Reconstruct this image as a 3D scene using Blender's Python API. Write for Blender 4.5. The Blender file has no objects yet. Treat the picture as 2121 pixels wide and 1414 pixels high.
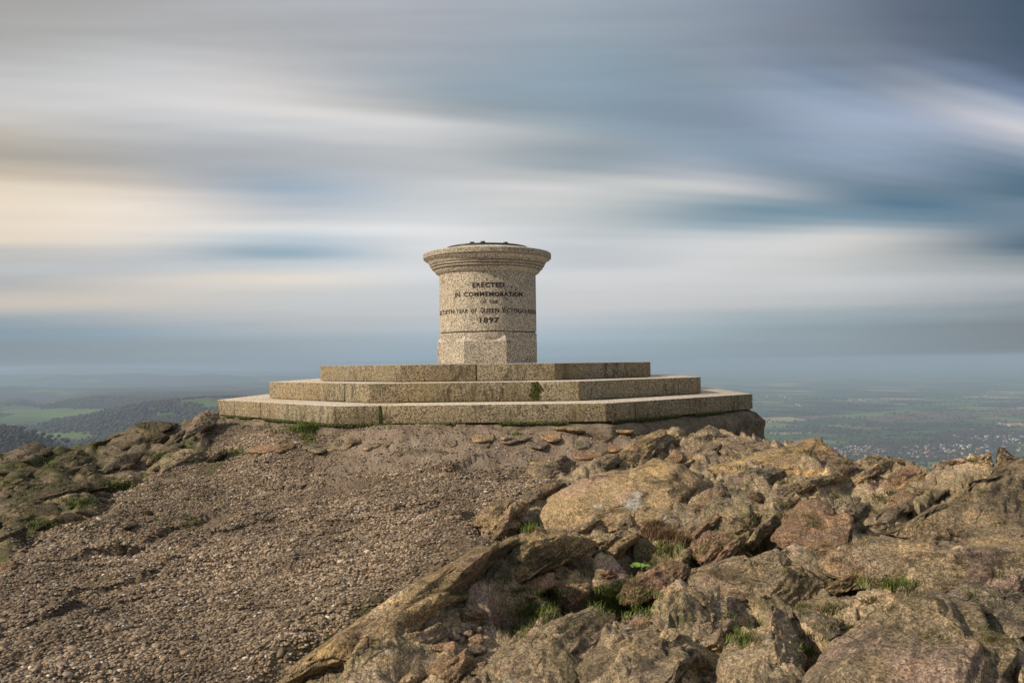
import bpy, bmesh, math, random
import numpy as np
from mathutils import Matrix, Vector
random.seed(7); rng = np.random.default_rng(7)
scene = bpy.context.scene
COL = scene.collection

# ------------------------------------------------------------------ camera
F, PITCH, ROLL = 1748.0, 0.0255, -0.0125
camd = bpy.data.cameras.new('camera'); cam = bpy.data.objects.new('camera', camd); COL.objects.link(cam)
camd.sensor_width = 36.0; camd.lens = 36.0 * F / 2121.0
camd.clip_start = 0.05; camd.clip_end = 150000.0
cam.matrix_world = Matrix.Rotation(math.pi / 2 + PITCH, 4, 'X') @ Matrix.Rotation(ROLL, 4, 'Z')
scene.camera = cam
# ------------------------------------------------------------------ exposure
scene.view_settings.view_transform = 'Standard'; scene.view_settings.look = 'None'
scene.view_settings.exposure = 0.0; scene.view_settings.gamma = 1.0
scene.view_settings.use_curve_mapping = False
scene.render.engine = 'CYCLES'
scene.cycles.max_bounces = 6; scene.cycles.diffuse_bounces = 3; scene.cycles.volume_bounces = 1
# ------------------------------------------------------------------ sun
SUN_TO = Vector((-0.80, -0.36, 0.56)).normalized()
SUN_EL = math.asin(SUN_TO.z); SUN_AZ = math.atan2(SUN_TO.x, SUN_TO.y)
sd = bpy.data.lights.new('sun', 'SUN'); sd.energy = 5.0; sd.angle = math.radians(2.0); sd.color = (1.0, 0.86, 0.68)
sun = bpy.data.objects.new('sun', sd); COL.objects.link(sun)
sun.rotation_euler = SUN_TO.to_track_quat('Z', 'Y').to_euler()


# ------------------------------------------------------------------ node helpers
class NT:
    def __init__(s, tree): s.t = tree; s.n = tree.nodes; s.l = tree.links
    def add(s, typ, **kw):
        n = s.n.new(typ)
        for k, v in kw.items(): setattr(n, k, v)
        return n
    def put(s, sock, v):
        if isinstance(v, bpy.types.NodeSocket): s.l.new(v, sock)
        elif v is not None:
            if hasattr(sock, 'default_value'):
                try: sock.default_value = v
                except Exception: sock.default_value = tuple(v) + (1.0,)
    def math(s, op, a, b=None, c=None, clamp=False):
        n = s.add('ShaderNodeMath', operation=op, use_clamp=clamp)
        s.put(n.inputs[0], a); s.put(n.inputs[1], b); s.put(n.inputs[2], c)
        return n.outputs[0]
    def vmath(s, op, a, b=None):
        n = s.add('ShaderNodeVectorMath', operation=op); s.put(n.inputs[0], a); s.put(n.inputs[1], b)
        return n.outputs[0]
    def rng(s, v, a, b, c=0.0, d=1.0, smooth=True):
        n = s.add('ShaderNodeMapRange', interpolation_type='SMOOTHSTEP' if smooth else 'LINEAR')
        for i, x in enumerate((v, a, b, c, d)): s.put(n.inputs[i], x)
        return n.outputs[0]
    def mix(s, f, a, b, mode='MIX'):
        n = s.add('ShaderNodeMix', data_type='RGBA', blend_type=mode)
        s.put(n.inputs[0], f)
        for i, x in ((6, a), (7, b)):
            if isinstance(x, bpy.types.NodeSocket): s.l.new(x, n.inputs[i])
            else: n.inputs[i].default_value = tuple(x)[:3] + (1.0,)
        return n.outputs[2]
    def noise(s, vec, scale, detail=3.0, rough=0.55, dist=0.0):
        n = s.add('ShaderNodeTexNoise'); s.put(n.inputs['Vector'], vec)
        n.inputs['Scale'].default_value = scale; n.inputs['Detail'].default_value = detail
        n.inputs['Roughness'].default_value = rough; n.inputs['Distortion'].default_value = dist
        return n.outputs[0]
    def noisec(s, vec, scale, detail=3.0):
        n = s.add('ShaderNodeTexNoise'); s.put(n.inputs['Vector'], vec)
        n.inputs['Scale'].default_value = scale; n.inputs['Detail'].default_value = detail
        return n.outputs[1]
    def voro(s, vec, scale, out=0, feature='F1', rand=1.0):
        n = s.add('ShaderNodeTexVoronoi', feature=feature); s.put(n.inputs['Vector'], vec)
        n.inputs['Scale'].default_value = scale; n.inputs['Randomness'].default_value = rand
        return n.outputs[out]
    def ramp(s, fac, stops, interp='LINEAR'):
        n = s.add('ShaderNodeValToRGB'); s.put(n.inputs[0], fac); cr = n.color_ramp; cr.interpolation = interp
        while len(cr.elements) < len(stops): cr.elements.new(0.5)
        for i, (p, c) in enumerate(stops): cr.elements[i].position = p
        for i, (p, c) in enumerate(stops): cr.elements[i].color = tuple(c)[:3] + (1.0,)
        return n.outputs[0]
    def map(s, vec, scale=(1, 1, 1), rot=(0, 0, 0), loc=(0, 0, 0)):
        n = s.add('ShaderNodeMapping'); s.put(n.inputs[0], vec)
        n.inputs['Scale'].default_value = scale; n.inputs['Rotation'].default_value = rot; n.inputs['Location'].default_value = loc
        return n.outputs[0]


def lin(c): return tuple(((v / 255.0 + 0.055) / 1.055) ** 2.4 if v > 10 else v / 255.0 / 12.92 for v in c)


# ------------------------------------------------------------------ world: overcast streaked evening sky over a Nishita sky
world = bpy.data.worlds.new('World'); scene.world = world; world.use_nodes = True
w = NT(world.node_tree); w.n.clear()
wout = w.add('ShaderNodeOutputWorld'); bg = w.add('ShaderNodeBackground'); bg.inputs[1].default_value = 0.1
w.l.new(bg.outputs[0], wout.inputs[0])
sky = w.add('ShaderNodeTexSky', sky_type='NISHITA'); sky.sun_disc = False
sky.sun_elevation = SUN_EL; sky.sun_rotation = SUN_AZ; sky.altitude = 425; sky.dust_density = 3.0
geo = w.add('ShaderNodeTexCoord'); sep = w.add('ShaderNodeSeparateXYZ'); w.l.new(geo.outputs['Generated'], sep.inputs[0])
X, Y, Z = sep.outputs
az = w.math('ARCTAN2', X, Y)
hor = w.math('SQRT', w.math('ADD', w.math('MULTIPLY', X, X), w.math('MULTIPLY', Y, Y)))
elt = w.math('DIVIDE', Z, w.math('MAXIMUM', hor, 0.02))
cosa = w.math('MAXIMUM', w.math('COSINE', az), 0.6)
V0 = w.math('DIVIDE', elt, cosa)
azc = w.math('MINIMUM', w.math('MAXIMUM', az, -1.0), 1.0)
U = w.math('TANGENT', azc)
comb = w.add('ShaderNodeCombineXYZ'); w.l.new(U, comb.inputs[0]); w.l.new(V0, comb.inputs[1])
# slow waves and drawn-out streaks of wind-blown cloud
wav = w.noise(w.map(comb.outputs[0], (1.3, 9.0, 1), (0, 0, -0.10)), 1.6, 3.0, 0.5)
wav2 = w.noise(w.map(comb.outputs[0], (1.6, 26.0, 1), (0, 0, -0.06), (3, 1, 0)), 1.5, 3.0, 0.5)
amp = w.rng(V0, 0.0, 0.30, 0.008, 0.018)
V1 = w.math('ADD', V0, w.math('MULTIPLY', w.math('SUBTRACT', wav, 0.5), amp))
V = w.math('SUBTRACT', V1, w.math('MULTIPLY', U, 0.0125))
def slope_of(q_): return np.interp(q_, [-140, 300, 450, 540, 620], [0.15, 0.12, 0.055, 0.02, 0.0])
def v_of(py): return math.tan(math.atan((707 - py) / F) + PITCH)
def slope_node(v_):
    r1 = w.rng(v_, v_of(300), v_of(-140), 0.12, 0.15, smooth=False); r2 = w.rng(v_, v_of(450), v_of(300), -0.065, 0.0, smooth=False)
    r3 = w.rng(v_, v_of(540), v_of(450), -0.035, 0.0, smooth=False); r4 = w.rng(v_, v_of(620), v_of(540), -0.02, 0.0, smooth=False)
    return w.math('ADD', w.math('ADD', r1, r2), w.math('ADD', r3, r4))
Uc = w.math('MINIMUM', w.math('MAXIMUM', U, -0.75), 0.75)
def E_of(q_): return np.interp(q_, [-140, 0, 60, 420], [0.16, 0.16, 0.16, 0.0])
Ur = w.math('MINIMUM', w.math('MAXIMUM', w.math('SUBTRACT', U, 0.25), 0.0), 0.45)
VV = V
for _ in range(3):
    e_ = w.rng(V, v_of(420), v_of(60), 0.0, 0.16, smooth=False)
    V = w.math('ADD', VV, w.math('ADD', w.math('MULTIPLY', slope_node(V), Uc), w.math('MULTIPLY', e_, Ur)))
SKYCOLS = (0, 300, 600, 900, 1200, 1500, 1800, 2121)
SKY = [
 (0,   [(172,170,166),(176,175,175),(178,180,184),(172,176,184),(160,170,180),(143,153,168),(110,120,135),(70,85,105)]),
 (60,  [(176,175,172),(180,180,180),(176,178,180),(172,176,184),(158,170,180),(143,153,166),(112,122,138),(72,88,106)]),
 (120, [(198,198,196),(202,202,202),(190,190,192),(165,172,180),(148,165,178),(140,150,165),(118,128,142),(75,90,108)]),
 (180, [(210,208,206),(218,216,216),(207,204,202),(155,168,178),(142,160,174),(140,155,168),(128,140,156),(84,98,118)]),
 (220, [(206,202,196),(208,208,208),(226,223,220),(170,175,178),(140,158,172),(135,150,168),(145,159,180),(118,134,160)]),
 (260, [(192,184,172),(190,190,190),(205,206,208),(212,212,212),(150,165,175),(132,148,165),(160,174,196),(178,185,198)]),
 (300, [(178,170,158),(178,178,178),(180,185,190),(195,197,198),(168,175,180),(138,155,172),(158,171,190),(208,205,210)]),
 (340, [(200,186,166),(178,175,172),(176,179,184),(185,188,190),(140,155,165),(142,160,176),(145,160,182),(165,172,185)]),
 (370, [(235,220,198),(205,196,186),(158,176,192),(200,202,204),(190,192,192),(165,172,182),(140,155,172),(115,135,152)]),
 (400, [(240,224,202),(238,227,214),(175,184,194),(205,208,210),(210,210,208),(204,203,203),(115,135,150),(88,112,130)]),
 (440, [(238,222,202),(242,231,218),(212,213,215),(208,212,214),(195,198,198),(135,155,166),(102,128,147),(80,106,125)]),
 (470, [(232,216,196),(230,222,212),(232,232,232),(230,230,230),(195,200,202),(138,160,172),(120,145,162),(108,130,147)]),
 (505, [(188,190,190),(200,200,200),(145,172,190),(224,225,226),(206,209,211),(208,210,211),(208,206,203),(110,130,145)]),
 (540, [(196,198,198),(195,200,204),(207,212,216),(220,222,224),(195,200,206),(214,214,214),(195,195,193),(85,108,127)]),
 (570, [(176,177,178),(217,207,197),(232,221,207),(216,218,220),(212,213,214),(208,208,208),(190,192,192),(150,158,162)]),
 (605, [(208,197,185),(207,201,193),(205,206,206),(208,210,212),(212,213,214),(206,207,208),(200,201,203),(185,188,192)]),
 (640, [(150,165,175),(178,182,186),(196,198,200),(200,203,206),(203,204,206),(200,201,202),(186,189,192),(160,166,172)]),
 (665, [(138,157,171),(152,169,181),(181,188,194),(191,198,204),(190,197,203),(176,187,194),(160,173,180),(143,153,161)]),
 (700, [(138,148,156),(148,160,168),(162,175,184),(170,185,196),(168,184,195),(156,172,180),(142,156,164),(125,134,140)]),
 (735, [(136,147,156),(140,154,164),(152,168,180),(158,178,192),(158,176,188),(148,164,174),(138,150,158),(122,130,136)]),
 (768, [(128,144,156),(128,147,160),(136,156,172),(143,164,179),(143,163,177),(130,149,161),(122,137,147),(112,122,130)]),
]
u_lo, u_hi = -1.0, 1.0
fac = w.rng(U, u_lo, u_hi, 0.0, 1.0, smooth=False)
cur = None; pv = None
_sy = [a for a, _ in SKY]
def _col(i, y): return tuple(float(np.interp(y, _sy, [c_[i][k] for _, c_ in SKY])) for k in range(3))
SKY2 = []
for q_ in (-250, -190, -140, -80, -30, 10, 50, 90, 125, 155, 185, 215, 245, 275, 305, 335, 362, 388, 412, 436, 458, 480, 502, 524, 546, 570, 605, 640, 665, 700, 735, 768):
    ys_ = [q_ + float(slope_of(q_)) * (px - 1060.5) + float(E_of(q_)) * max(px - 1060.5 - 437, 0) for px in SKYCOLS]
    SKY2.append((q_, [_col(i, y) for i, y in enumerate(ys_)]))
for py, cols in SKY2:
    stops = [(((px - 1060.5) / F - u_lo) / (u_hi - u_lo), lin(c)) for px, c in zip(SKYCOLS, cols)]
    r = w.ramp(fac, stops, 'CARDINAL')
    v = math.tan(math.atan((707 - py) / F) + PITCH)
    if cur is None: cur = r
    else: cur = w.mix(w.rng(V, pv, v, 0.0, 1.0), cur, r)
    pv = v
streak = w.rng(wav2, 0.25, 0.75, 0.93, 1.07, smooth=False)
cur = w.mix(1.0, cur, (1, 1, 1), 'MULTIPLY')
vm = w.add('ShaderNodeVectorMath', operation='SCALE'); w.l.new(cur, vm.inputs[0]); w.l.new(streak, vm.inputs['Scale'])
# away from the view the cloud deck goes on as an even broken overcast
side = w.rng(w.math('ABSOLUTE', az), 0.75, 1.5)
hi = w.rng(V0, 0.45, 1.2)
away = w.math('MAXIMUM', side, hi)
deck_n = w.noise(w.map(geo.outputs['Generated'], (1.2, 1.2, 5)), 1.5, 4.0)
deck = w.ramp(deck_n, [(0.3, lin((140, 152, 168))), (0.55, lin((182, 185, 190))), (0.75, lin((215, 212, 208)))])
cloud = w.mix(away, vm.outputs[0], deck)
vm2 = w.add('ShaderNodeVectorMath', operation='SCALE'); w.l.new(cloud, vm2.inputs[0]); vm2.inputs['Scale'].default_value = 10.0
final = w.mix(0.94, sky.outputs[0], vm2.outputs[0])
w.l.new(final, bg.inputs[0])


# ------------------------------------------------------------------ object helpers
def mesh_obj(name, V_, F_, mat=None, parent=None, smooth=True, sharp=None, loc=None, **props):
    me = bpy.data.meshes.new(name)
    if isinstance(F_, np.ndarray):
        n, k = F_.shape
        me.vertices.add(len(V_)); me.vertices.foreach_set('co', np.asarray(V_, np.float32).ravel())
        me.loops.add(n * k); me.loops.foreach_set('vertex_index', F_.astype(np.int32).ravel())
        me.polygons.add(n); me.polygons.foreach_set('loop_start', np.arange(0, n * k, k, dtype=np.int32))
        me.update(calc_edges=True)
    else:
        me.from_pydata([tuple(map(float, v)) for v in V_], [], F_)
    me.polygons.foreach_set('use_smooth', [smooth] * len(me.polygons))
    if sharp is not None: me.set_sharp_from_angle(angle=sharp)
    if mat:
        for m in (mat if isinstance(mat, (list, tuple)) else [mat]): me.materials.append(m)
    o = bpy.data.objects.new(name, me); COL.objects.link(o)
    if parent: o.parent = parent
    if loc is not None: o.location = loc
    for k_, v_ in props.items(): o[k_] = v_
    return o


def bm_obj(name, bm, mat, parent=None, sharp=math.radians(35), **props):
    me = bpy.data.meshes.new(name); bm.to_mesh(me); bm.free()
    me.polygons.foreach_set('use_smooth', [True] * len(me.polygons)); me.set_sharp_from_angle(angle=sharp)
    me.materials.append(mat)
    o = bpy.data.objects.new(name, me); COL.objects.link(o); o.parent = parent
    for k_, v_ in props.items(): o[k_] = v_
    return o


def empty(name, loc, rz=0.0, **props):
    o = bpy.data.objects.new(name, None); COL.objects.link(o); o.location = loc; o.rotation_euler = (0, 0, rz)
    for k_, v_ in props.items(): o[k_] = v_
    return o


def attr(o, name, data):
    a = o.data.attributes.new(name, 'FLOAT', 'POINT'); a.data.foreach_set('value', np.asarray(data, np.float32))


# ------------------------------------------------------------------ noise
_g = np.random.default_rng(3).normal(size=(4096, 3)); _g /= np.linalg.norm(_g, axis=1)[:, None]
def _hash(i, j, k, s=0):
    h = (i * 73856093) ^ (j * 19349663) ^ (k * 83492791) ^ (s * 2654435)
    h = (h ^ (h >> 13)) * 1274126177
    return (h ^ (h >> 16)) & 0xFFFFFF
def perlin(p):
    p = np.asarray(p, float); i = np.floor(p).astype(np.int64); f = p - i; u = f * f * f * (f * (f * 6 - 15) + 10)
    out = 0
    for a in (0, 1):
        for b in (0, 1):
            for c in (0, 1):
                g = _g[_hash(i[:, 0] + a, i[:, 1] + b, i[:, 2] + c) & 4095]
                d = g[:, 0] * (f[:, 0] - a) + g[:, 1] * (f[:, 1] - b) + g[:, 2] * (f[:, 2] - c)
                wt = (u[:, 0] if a else 1 - u[:, 0]) * (u[:, 1] if b else 1 - u[:, 1]) * (u[:, 2] if c else 1 - u[:, 2])
                out = out + d * wt
    return out * 1.5
def fbm(p, o=4, gain=0.5, lac=2.03):
    s = 0; a = 1.0; p = np.asarray(p, float)
    for k in range(o): s = s + a * perlin(p + 17.3 * k); p = p * lac; a *= gain
    return s
def P3(x, y, z=0.0): return np.stack([x, y, np.zeros_like(x) + z], 1)
def slabs(x, y, seed=0, tilt=1.0):
    """tilted blocks: nearest-cell planes with cracks between them"""
    ix = np.floor(x).astype(np.int64); iy = np.floor(y).astype(np.int64)
    d1 = np.full(x.shape, 9.0); d2 = np.full(x.shape, 9.0); h = np.zeros_like(x)
    for a in (-1, 0, 1):
        for b in (-1, 0, 1):
            q = _hash(ix + a, iy + b, ix * 0 + seed, seed)
            rx = (q & 255) / 255.0; ry = ((q >> 8) & 255) / 255.0; rz = ((q >> 16) & 255) / 255.0
            q2 = _hash(ix + a, iy + b, ix * 0 + seed + 91, seed)
            tx = (q2 & 255) / 127.5 - 1; ty = ((q2 >> 8) & 255) / 127.5 - 1
            dx = x - (ix + a + rx); dy = y - (iy + b + ry); d = np.sqrt(dx * dx + dy * dy)
            hh = (rz - 0.5) + tilt * (tx * dx + (ty * 0.6 + 0.35) * dy)
            closer = d < d1
            d2 = np.where(closer, d1, np.minimum(d2, d)); h = np.where(closer, hh, h); d1 = np.where(closer, d, d1)
    return h, d2 - d1


STRN = np.array([-0.56, 0.22, 0.80]); STRN /= np.linalg.norm(STRN)
def bedding(q, per, seed=0):
    """saw-edged beds: 0..1 rising slowly, dropping at once"""
    w_ = q @ STRN / per + 0.9 * perlin(q / (per * 3.2) + seed) + 0.25 * perlin(q / (per * 0.8) + seed)
    f_ = w_ - np.floor(w_); return np.where(f_ < 0.86, f_ / 0.86, (1 - f_) / 0.14)
def sstep(x, a, b):
    t = np.clip((x - a) / (b - a), 0, 1); return t * t * (3 - 2 * t)


# ------------------------------------------------------------------ sight lines: a pixel of the photograph -> a direction
def ray(px, py):
    c, s = math.cos(ROLL), math.sin(ROLL); dx, dy = px - 1060.5, py - 707.0
    Xc = c * dx + s * dy; Yc = -s * dx + c * dy; up = -Yc
    cp, sp = math.cos(PITCH), math.sin(PITCH)
    return Xc, F * cp - up * sp, F * sp + up * cp
def at(px, py, d):
    a, b, c = ray(px, py); return (a / b * d, d, c / b * d)

# ground control points (pixel x, pixel y, distance)
CP = [(0,1414,3.2),(530,1414,3.5),(300,1200,4.6),(700,1100,5.2),(900,1000,6.1),(700,950,6.85),(250,1040,5.9),(0,1200,4.5),
      (500,960,6.9),(480,900,7.9),(787,885,7.12),(1000,883,7.1),(1150,885,7.15),(620,890,7.35),(1100,960,6.5),(1000,925,6.85),(1250,900,7.1),
      (0,1040,6.2),(0,960,7.9),(0,940,8.5),(100,925,8.7),(200,915,8.8),(320,880,9.0),(400,862,9.1),(430,862,8.9),(300,950,7.6),(150,980,7.1),
      (1340,915,6.9),(1500,925,7.0),(1620,945,6.7),(1740,955,6.4),(1850,975,6.1),(1960,985,5.9),(2060,985,5.6),(2180,965,4.9),
      (1060,1414,3.15),(1400,1414,2.85),(1750,1414,2.6),(2121,1414,2.45),(1900,1330,2.95),(1650,1230,3.8),(1330,1200,4.3),(1180,1240,4.05),
      (1400,1110,4.75),(1200,1020,5.6),(1060,1080,5.1),(1330,960,6.4),(1600,1060,4.9),(1850,1120,4.1),(2100,1150,3.7),(2150,1050,4.2),(1500,1180,4.1),
      (900,1230,4.2),(1000,1330,3.6),(760,1330,3.75),(1750,1240,3.7),(1580,1330,3.2),(1700,1010,5.5),(1900,1050,4.9)]
cpts = [at(*c) for c in CP]
cpts += [(-6.5, 8.0, -1.15), (-7.5, 5.0, -1.9), (-5.0, 3.0, -1.7), (-4.0, 0.0, -1.9), (0, 0.8, -1.6), (0, -3, -2.0), (4.0, 0.5, -1.5), (4.5, 3.0, -1.2),
         (5.5, 5.0, -1.6), (5.0, 7.5, -1.9), (3.4, 9.0, -1.05), (-5.0, 10.5, -1.6), (-4.0, 11.5, -1.3), (0, 14, -1.2), (3.5, 12, -1.6), (0, 10, -0.62),
         (-1.5, 9, -0.6), (1.5, 9, -0.62), (0.5, 11.5, -0.7), (6.5, 2.0, -2.0)]
cpts = np.array(cpts)
def tps_k(r2): return 0.5 * r2 * np.log(r2 + 1e-9)
_n = len(cpts); _A = np.zeros((_n + 3, _n + 3)); _d = ((cpts[:, None, :2] - cpts[None, :, :2]) ** 2).sum(2)
_A[:_n, :_n] = tps_k(_d) + np.eye(_n) * 0.05; _A[:_n, _n] = 1; _A[:_n, _n + 1:] = cpts[:, :2]; _A[_n:, :_n] = _A[:_n, _n:].T
_w = np.linalg.solve(_A, np.r_[cpts[:, 2], 0, 0, 0])
CX, CY, ROT, FR = -0.2815, 10.0, -0.0324, 3.034
def base_h(x, y):
    x = np.asarray(x, float); y = np.asarray(y, float)
    xc = np.clip(x, -8, 7); yc = np.clip(y, -4, 14.5)
    z = _w[_n] + _w[_n + 1] * xc + _w[_n + 2] * yc
    for i in range(_n): z = z + _w[i] * tps_k((xc - cpts[i, 0]) ** 2 + (yc - cpts[i, 1]) ** 2)
    z = np.clip(z, -3.5, -0.35)
    out = np.sqrt(((x + 0.5) / 7.5) ** 2 + ((y - 5.5) / 8.5) ** 2)      # 1 at the rim of the summit
    e = np.maximum(out - 1.0, 0) * 8
    far = -e * 0.45 - 1.0 * (1 - np.exp(-e))
    return np.maximum(z + far, -384.0)
def hit(px, py):
    a, b, c = ray(px, py); ts = np.linspace(1.2, 12, 500)
    z = base_h(a / b * ts, ts); k = np.nonzero(c / b * ts < z)[0]
    return None if len(k) == 0 else float(ts[k[0]])
def gpt(px, py, dflt=7.0):
    t = hit(px, py) or dflt
    return at(px, py, t)

# gravel area outline (pixels, clockwise)
GPOLY = [(-400,1180),(0,1190),(60,1120),(200,1060),(235,1010),(340,975),(455,945),(420,905),(470,872),(700,880),(1000,884),(1250,886),(1330,895),(1230,975),
         (1130,1010),(990,1060),(975,1110),(1040,1125),(930,1165),(820,1225),(690,1305),(560,1400),(480,1500),(-400,1500)]
gp = np.array([gpt(*p)[:2] for p in GPOLY]); gp[-2] = (-1.3, 2.0); gp[-1] = (-5, 2.0); gp[0] = (-6, 4.2)
def poly_sd(x, y, P):
    d = np.full(x.shape, 1e9); ins = np.zeros(x.shape, bool); n = len(P)
    for i in range(n):
        ax, ay = P[i]; bx, by = P[(i + 1) % n]; ex, ey = bx - ax, by - ay
        t = np.clip(((x - ax) * ex + (y - ay) * ey) / (ex * ex + ey * ey + 1e-12), 0, 1)
        d = np.minimum(d, (x - ax - t * ex) ** 2 + (y - ay - t * ey) ** 2)
        c = ((ay > y) != (by > y)) & (x < (bx - ax) * (y - ay) / (by - ay + 1e-12) + ax); ins ^= c
    return np.where(ins, np.sqrt(d), -np.sqrt(d))
def lines_d(x, y, L):
    """distance to a polyline and which side (positive = far side)"""
    best = np.full(x.shape, 1e9); side_ = np.zeros(x.shape)
    for (ax, ay), (bx, by) in zip(L[:-1], L[1:]):
        ex, ey = bx - ax, by - ay
        t = np.clip(((x - ax) * ex + (y - ay) * ey) / (ex * ex + ey * ey), 0, 1)
        d = np.hypot(x - ax - t * ex, y - ay - t * ey); s = np.sign(ex * (y - ay) - ey * (x - ax))
        side_ = np.where(d < best, s, side_); best = np.minimum(best, d)
    return best, side_
# broken lips in the old concrete and gravel (pixels, left to right; height m)
LEDGES = [([(560,965),(640,985),(720,975),(770,972),(850,978),(898,984),(945,977),(991,961),(1053,950),(1087,959),(1141,951),(1180,957),(1237,966)], 0.035, 0.35),
          ([(20,1165),(45,1150),(60,1140)], 0.04, 0.2), ([(195,1150),(235,1142),(272,1140),(300,1118),(345,1100),(400,1082)], 0.055, 0.22),
          ([(440,1108),(480,1104),(520,1092)], 0.035, 0.2), ([(640,1085),(700,1090),(760,1088)], 0.03, 0.2), ([(150,1230),(220,1215),(300,1195)], 0.03, 0.25),
          ([(800,1060),(860,1052),(930,1040)], 0.02, 0.3), ([(470,985),(560,1010),(660,1005)], 0.03, 0.3), ([(700,1010),(800,1012),(900,1000),(990,985)], 0.022, 0.3),
          ([(560,905),(640,912),(700,908),(760,905),(840,915),(900,905),(1000,900)], 0.03, 0.15), ([(80,1290),(160,1262),(220,1255)], 0.03, 0.25)]
ledges = [([gpt(*p)[:2] for p in L], h, wd) for L, h, wd in LEDGES]
HOLLOWS = [(1290,1250,125,42),(1130,1235,95,34),(1820,1212,110,22),(1500,1128,85,34),(1345,1150,70,24),(1530,1322,34,40),(1685,1345,45,26),(1075,1300,60,22),(1085,1095,50,22),(1590,1120,60,26),(1640,1000,70,10),(1780,1062,40,12),(1420,955,50,12)]
hol = []
for px_, py_, rx_, ry_ in HOLLOWS:
    c_ = gpt(px_, py_); u_ = gpt(px_, py_ - ry_); hol.append((c_[0], c_[1], rx_ * c_[1] / F, max(u_[1] - c_[1], 0.08)))
def hollow(x, y):
    m = np.zeros(x.shape)
    for a, b_, c_, d_ in hol: m = np.maximum(m, sstep(((x - a) / c_) ** 2 + ((y - b_) / d_) ** 2 + perlin(P3(x * 5, y * 5, 41)) * .5, 1.25, 0.6))
    return m
def octd(x, y):
    """signed distance outside the foundation octagon"""
    dx, dy = x - CX, y - CY; m = np.full(x.shape, -9.0)
    for k in range(8):
        a = -math.pi / 2 + ROT + k * math.pi / 4; m = np.maximum(m, dx * math.cos(a) + dy * math.sin(a))
    return m - FR * math.cos(math.pi / 8)
def ground(x, y, full=False):
    x = np.asarray(x, float); y = np.asarray(y, float)
    b = base_h(x, y)
    wob = perlin(P3(x * 2.2, y * 2.2, 1.0)) * 0.14 + perlin(P3(x * 9, y * 9, 4.0)) * 0.05
    sd = poly_sd(x, y, gp) + wob
    g = sstep(sd, -0.10, 0.10)
    near = sstep(np.hypot(x, y - 5), 30, 10)
    # bedrock: dipping strata, running from lower left to upper right
    th = math.radians(38); xr = x * math.cos(th) + y * math.sin(th); yr = -x * math.sin(th) + y * math.cos(th)
    wx = perlin(P3(x * 1.3, y * 1.3, 7.0)) * 0.35; wy = perlin(P3(x * 1.3, y * 1.3, 9.0)) * 0.35
    h1, e1 = slabs((xr + wx) / 0.85, (yr + wy) / 0.42, 1, 0.9); h2, e2 = slabs((xr + wx * .6) / 0.30 + 5, (yr + wy * .6) / 0.15, 2, 1.0)
    h3, e3 = slabs((xr + wy * .3) / 0.11, (yr + wx * .3) / 0.055, 3, 1.0)
    rk = h1 * 0.10 + h2 * 0.038 + h3 * 0.012 + 0.020 * np.minimum(e2 / 0.15, 1) + 0.05 * np.minimum(e1 / 0.10, 1) + 0.006 * np.minimum(e3 / 0.25, 1) - 0.035 + fbm(P3(x * 7, y * 7, 2.0), 4, 0.55) * 0.022
    fq = np.stack([x, y * 0.55, b], 1)
    rk = rk + (bedding(fq, 0.16, 3) - 0.5) * 0.075 + (bedding(fq, 0.055, 9) - 0.5) * 0.018
    rk = rk - 0.10 - 0.05 * sstep(x, 0.2, 0.9) * sstep(y, 5.2, 4.2) + perlin(P3(x * 0.9, y * 0.9, 3.0)) * 0.10
    lf = sstep(x, -2.0, -4.0); rk = rk * (1 - 0.25 * lf) + lf * 0.02
    gr = fbm(P3(x * 1.6, y * 3.0, 11.0), 6, 0.58) * 0.046 + 0.004 - 0.012 * np.exp(-(np.abs(perlin(P3(x * 2.0, y * 5.0, 14.0))) / 0.04) ** 2)
    for L, h, wd in ledges:
        Lx = np.array(L); jig = perlin(P3(x * 8, y * 8, 6.0)) * 0.07 + perlin(P3(x * 30, y * 30, 6.0)) * 0.02
        m = (x > Lx[:, 0].min() - .5) & (x < Lx[:, 0].max() + .5) & (y > Lx[:, 1].min() - .6) & (y < Lx[:, 1].max() + .6)
        if m.any():
            d, s = lines_d(x[m], y[m] + jig[m], L); ends = 1.0
            v = h * 0.95 * (0.35 + 0.95 * np.abs(perlin(P3(x[m] * 4, y[m] * 4, 20.0)) + .25))
            gr[m] += np.where(s > 0, v * np.exp(-(d / wd) ** 2) * sstep(d, -0.004, 0.012), -0.5 * v * np.exp(-d / 0.035))
    z = b + near * (g * gr + (1 - g) * rk)
    hw = hollow(x, y)
    z = z - hw * 0.04 * (1 - g)
    for cx_, cy_, Ci, zt_, hh_ in ROCKFORM:      # the bedrock swells up under each rock that breaks through it
        dx, dy = x - cx_, y - cy_; m = (np.abs(dx) < 1.6) & (np.abs(dy) < 1.6)
        if m.any():
            dx, dy = dx[m], dy[m]; d2_ = Ci[0, 0] * dx * dx + 2 * Ci[0, 1] * dx * dy + Ci[1, 1] * dy * dy
            zr = zt_ - hh_ * (0.38 + 0.74 * np.sqrt(d2_ + 0.02)) + rk[m] * 0.75 * np.minimum(1, hh_ / .08) + 0.06 * (1 - g[m]) - 0.22 * hw[m]
            zr = np.where(g[m] > .5, zr - 0.05 - 0.2 * hh_, zr)
            a_, k_ = z[m], 0.012; h_ = np.clip(0.5 + 0.5 * (zr - a_) / k_, 0, 1); z[m] = a_ * (1 - h_) + zr * h_ + k_ * h_ * (1 - h_)
    z = z + (1 - near) * fbm(P3(x * 0.02, y * 0.02, 5.0), 4) * 3.0 * sstep(np.hypot(x, y), 30, 120)
    od = octd(x, y)
    z = np.where(od < 0.0, np.minimum(z, -0.56), z)
    z = np.where((od >= 0) & (od < 0.4), np.minimum(z, -0.512 + od * 0.05 - np.abs(gr) * 0.7 * sstep(od, 0.02, 0.12)), z)
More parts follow.
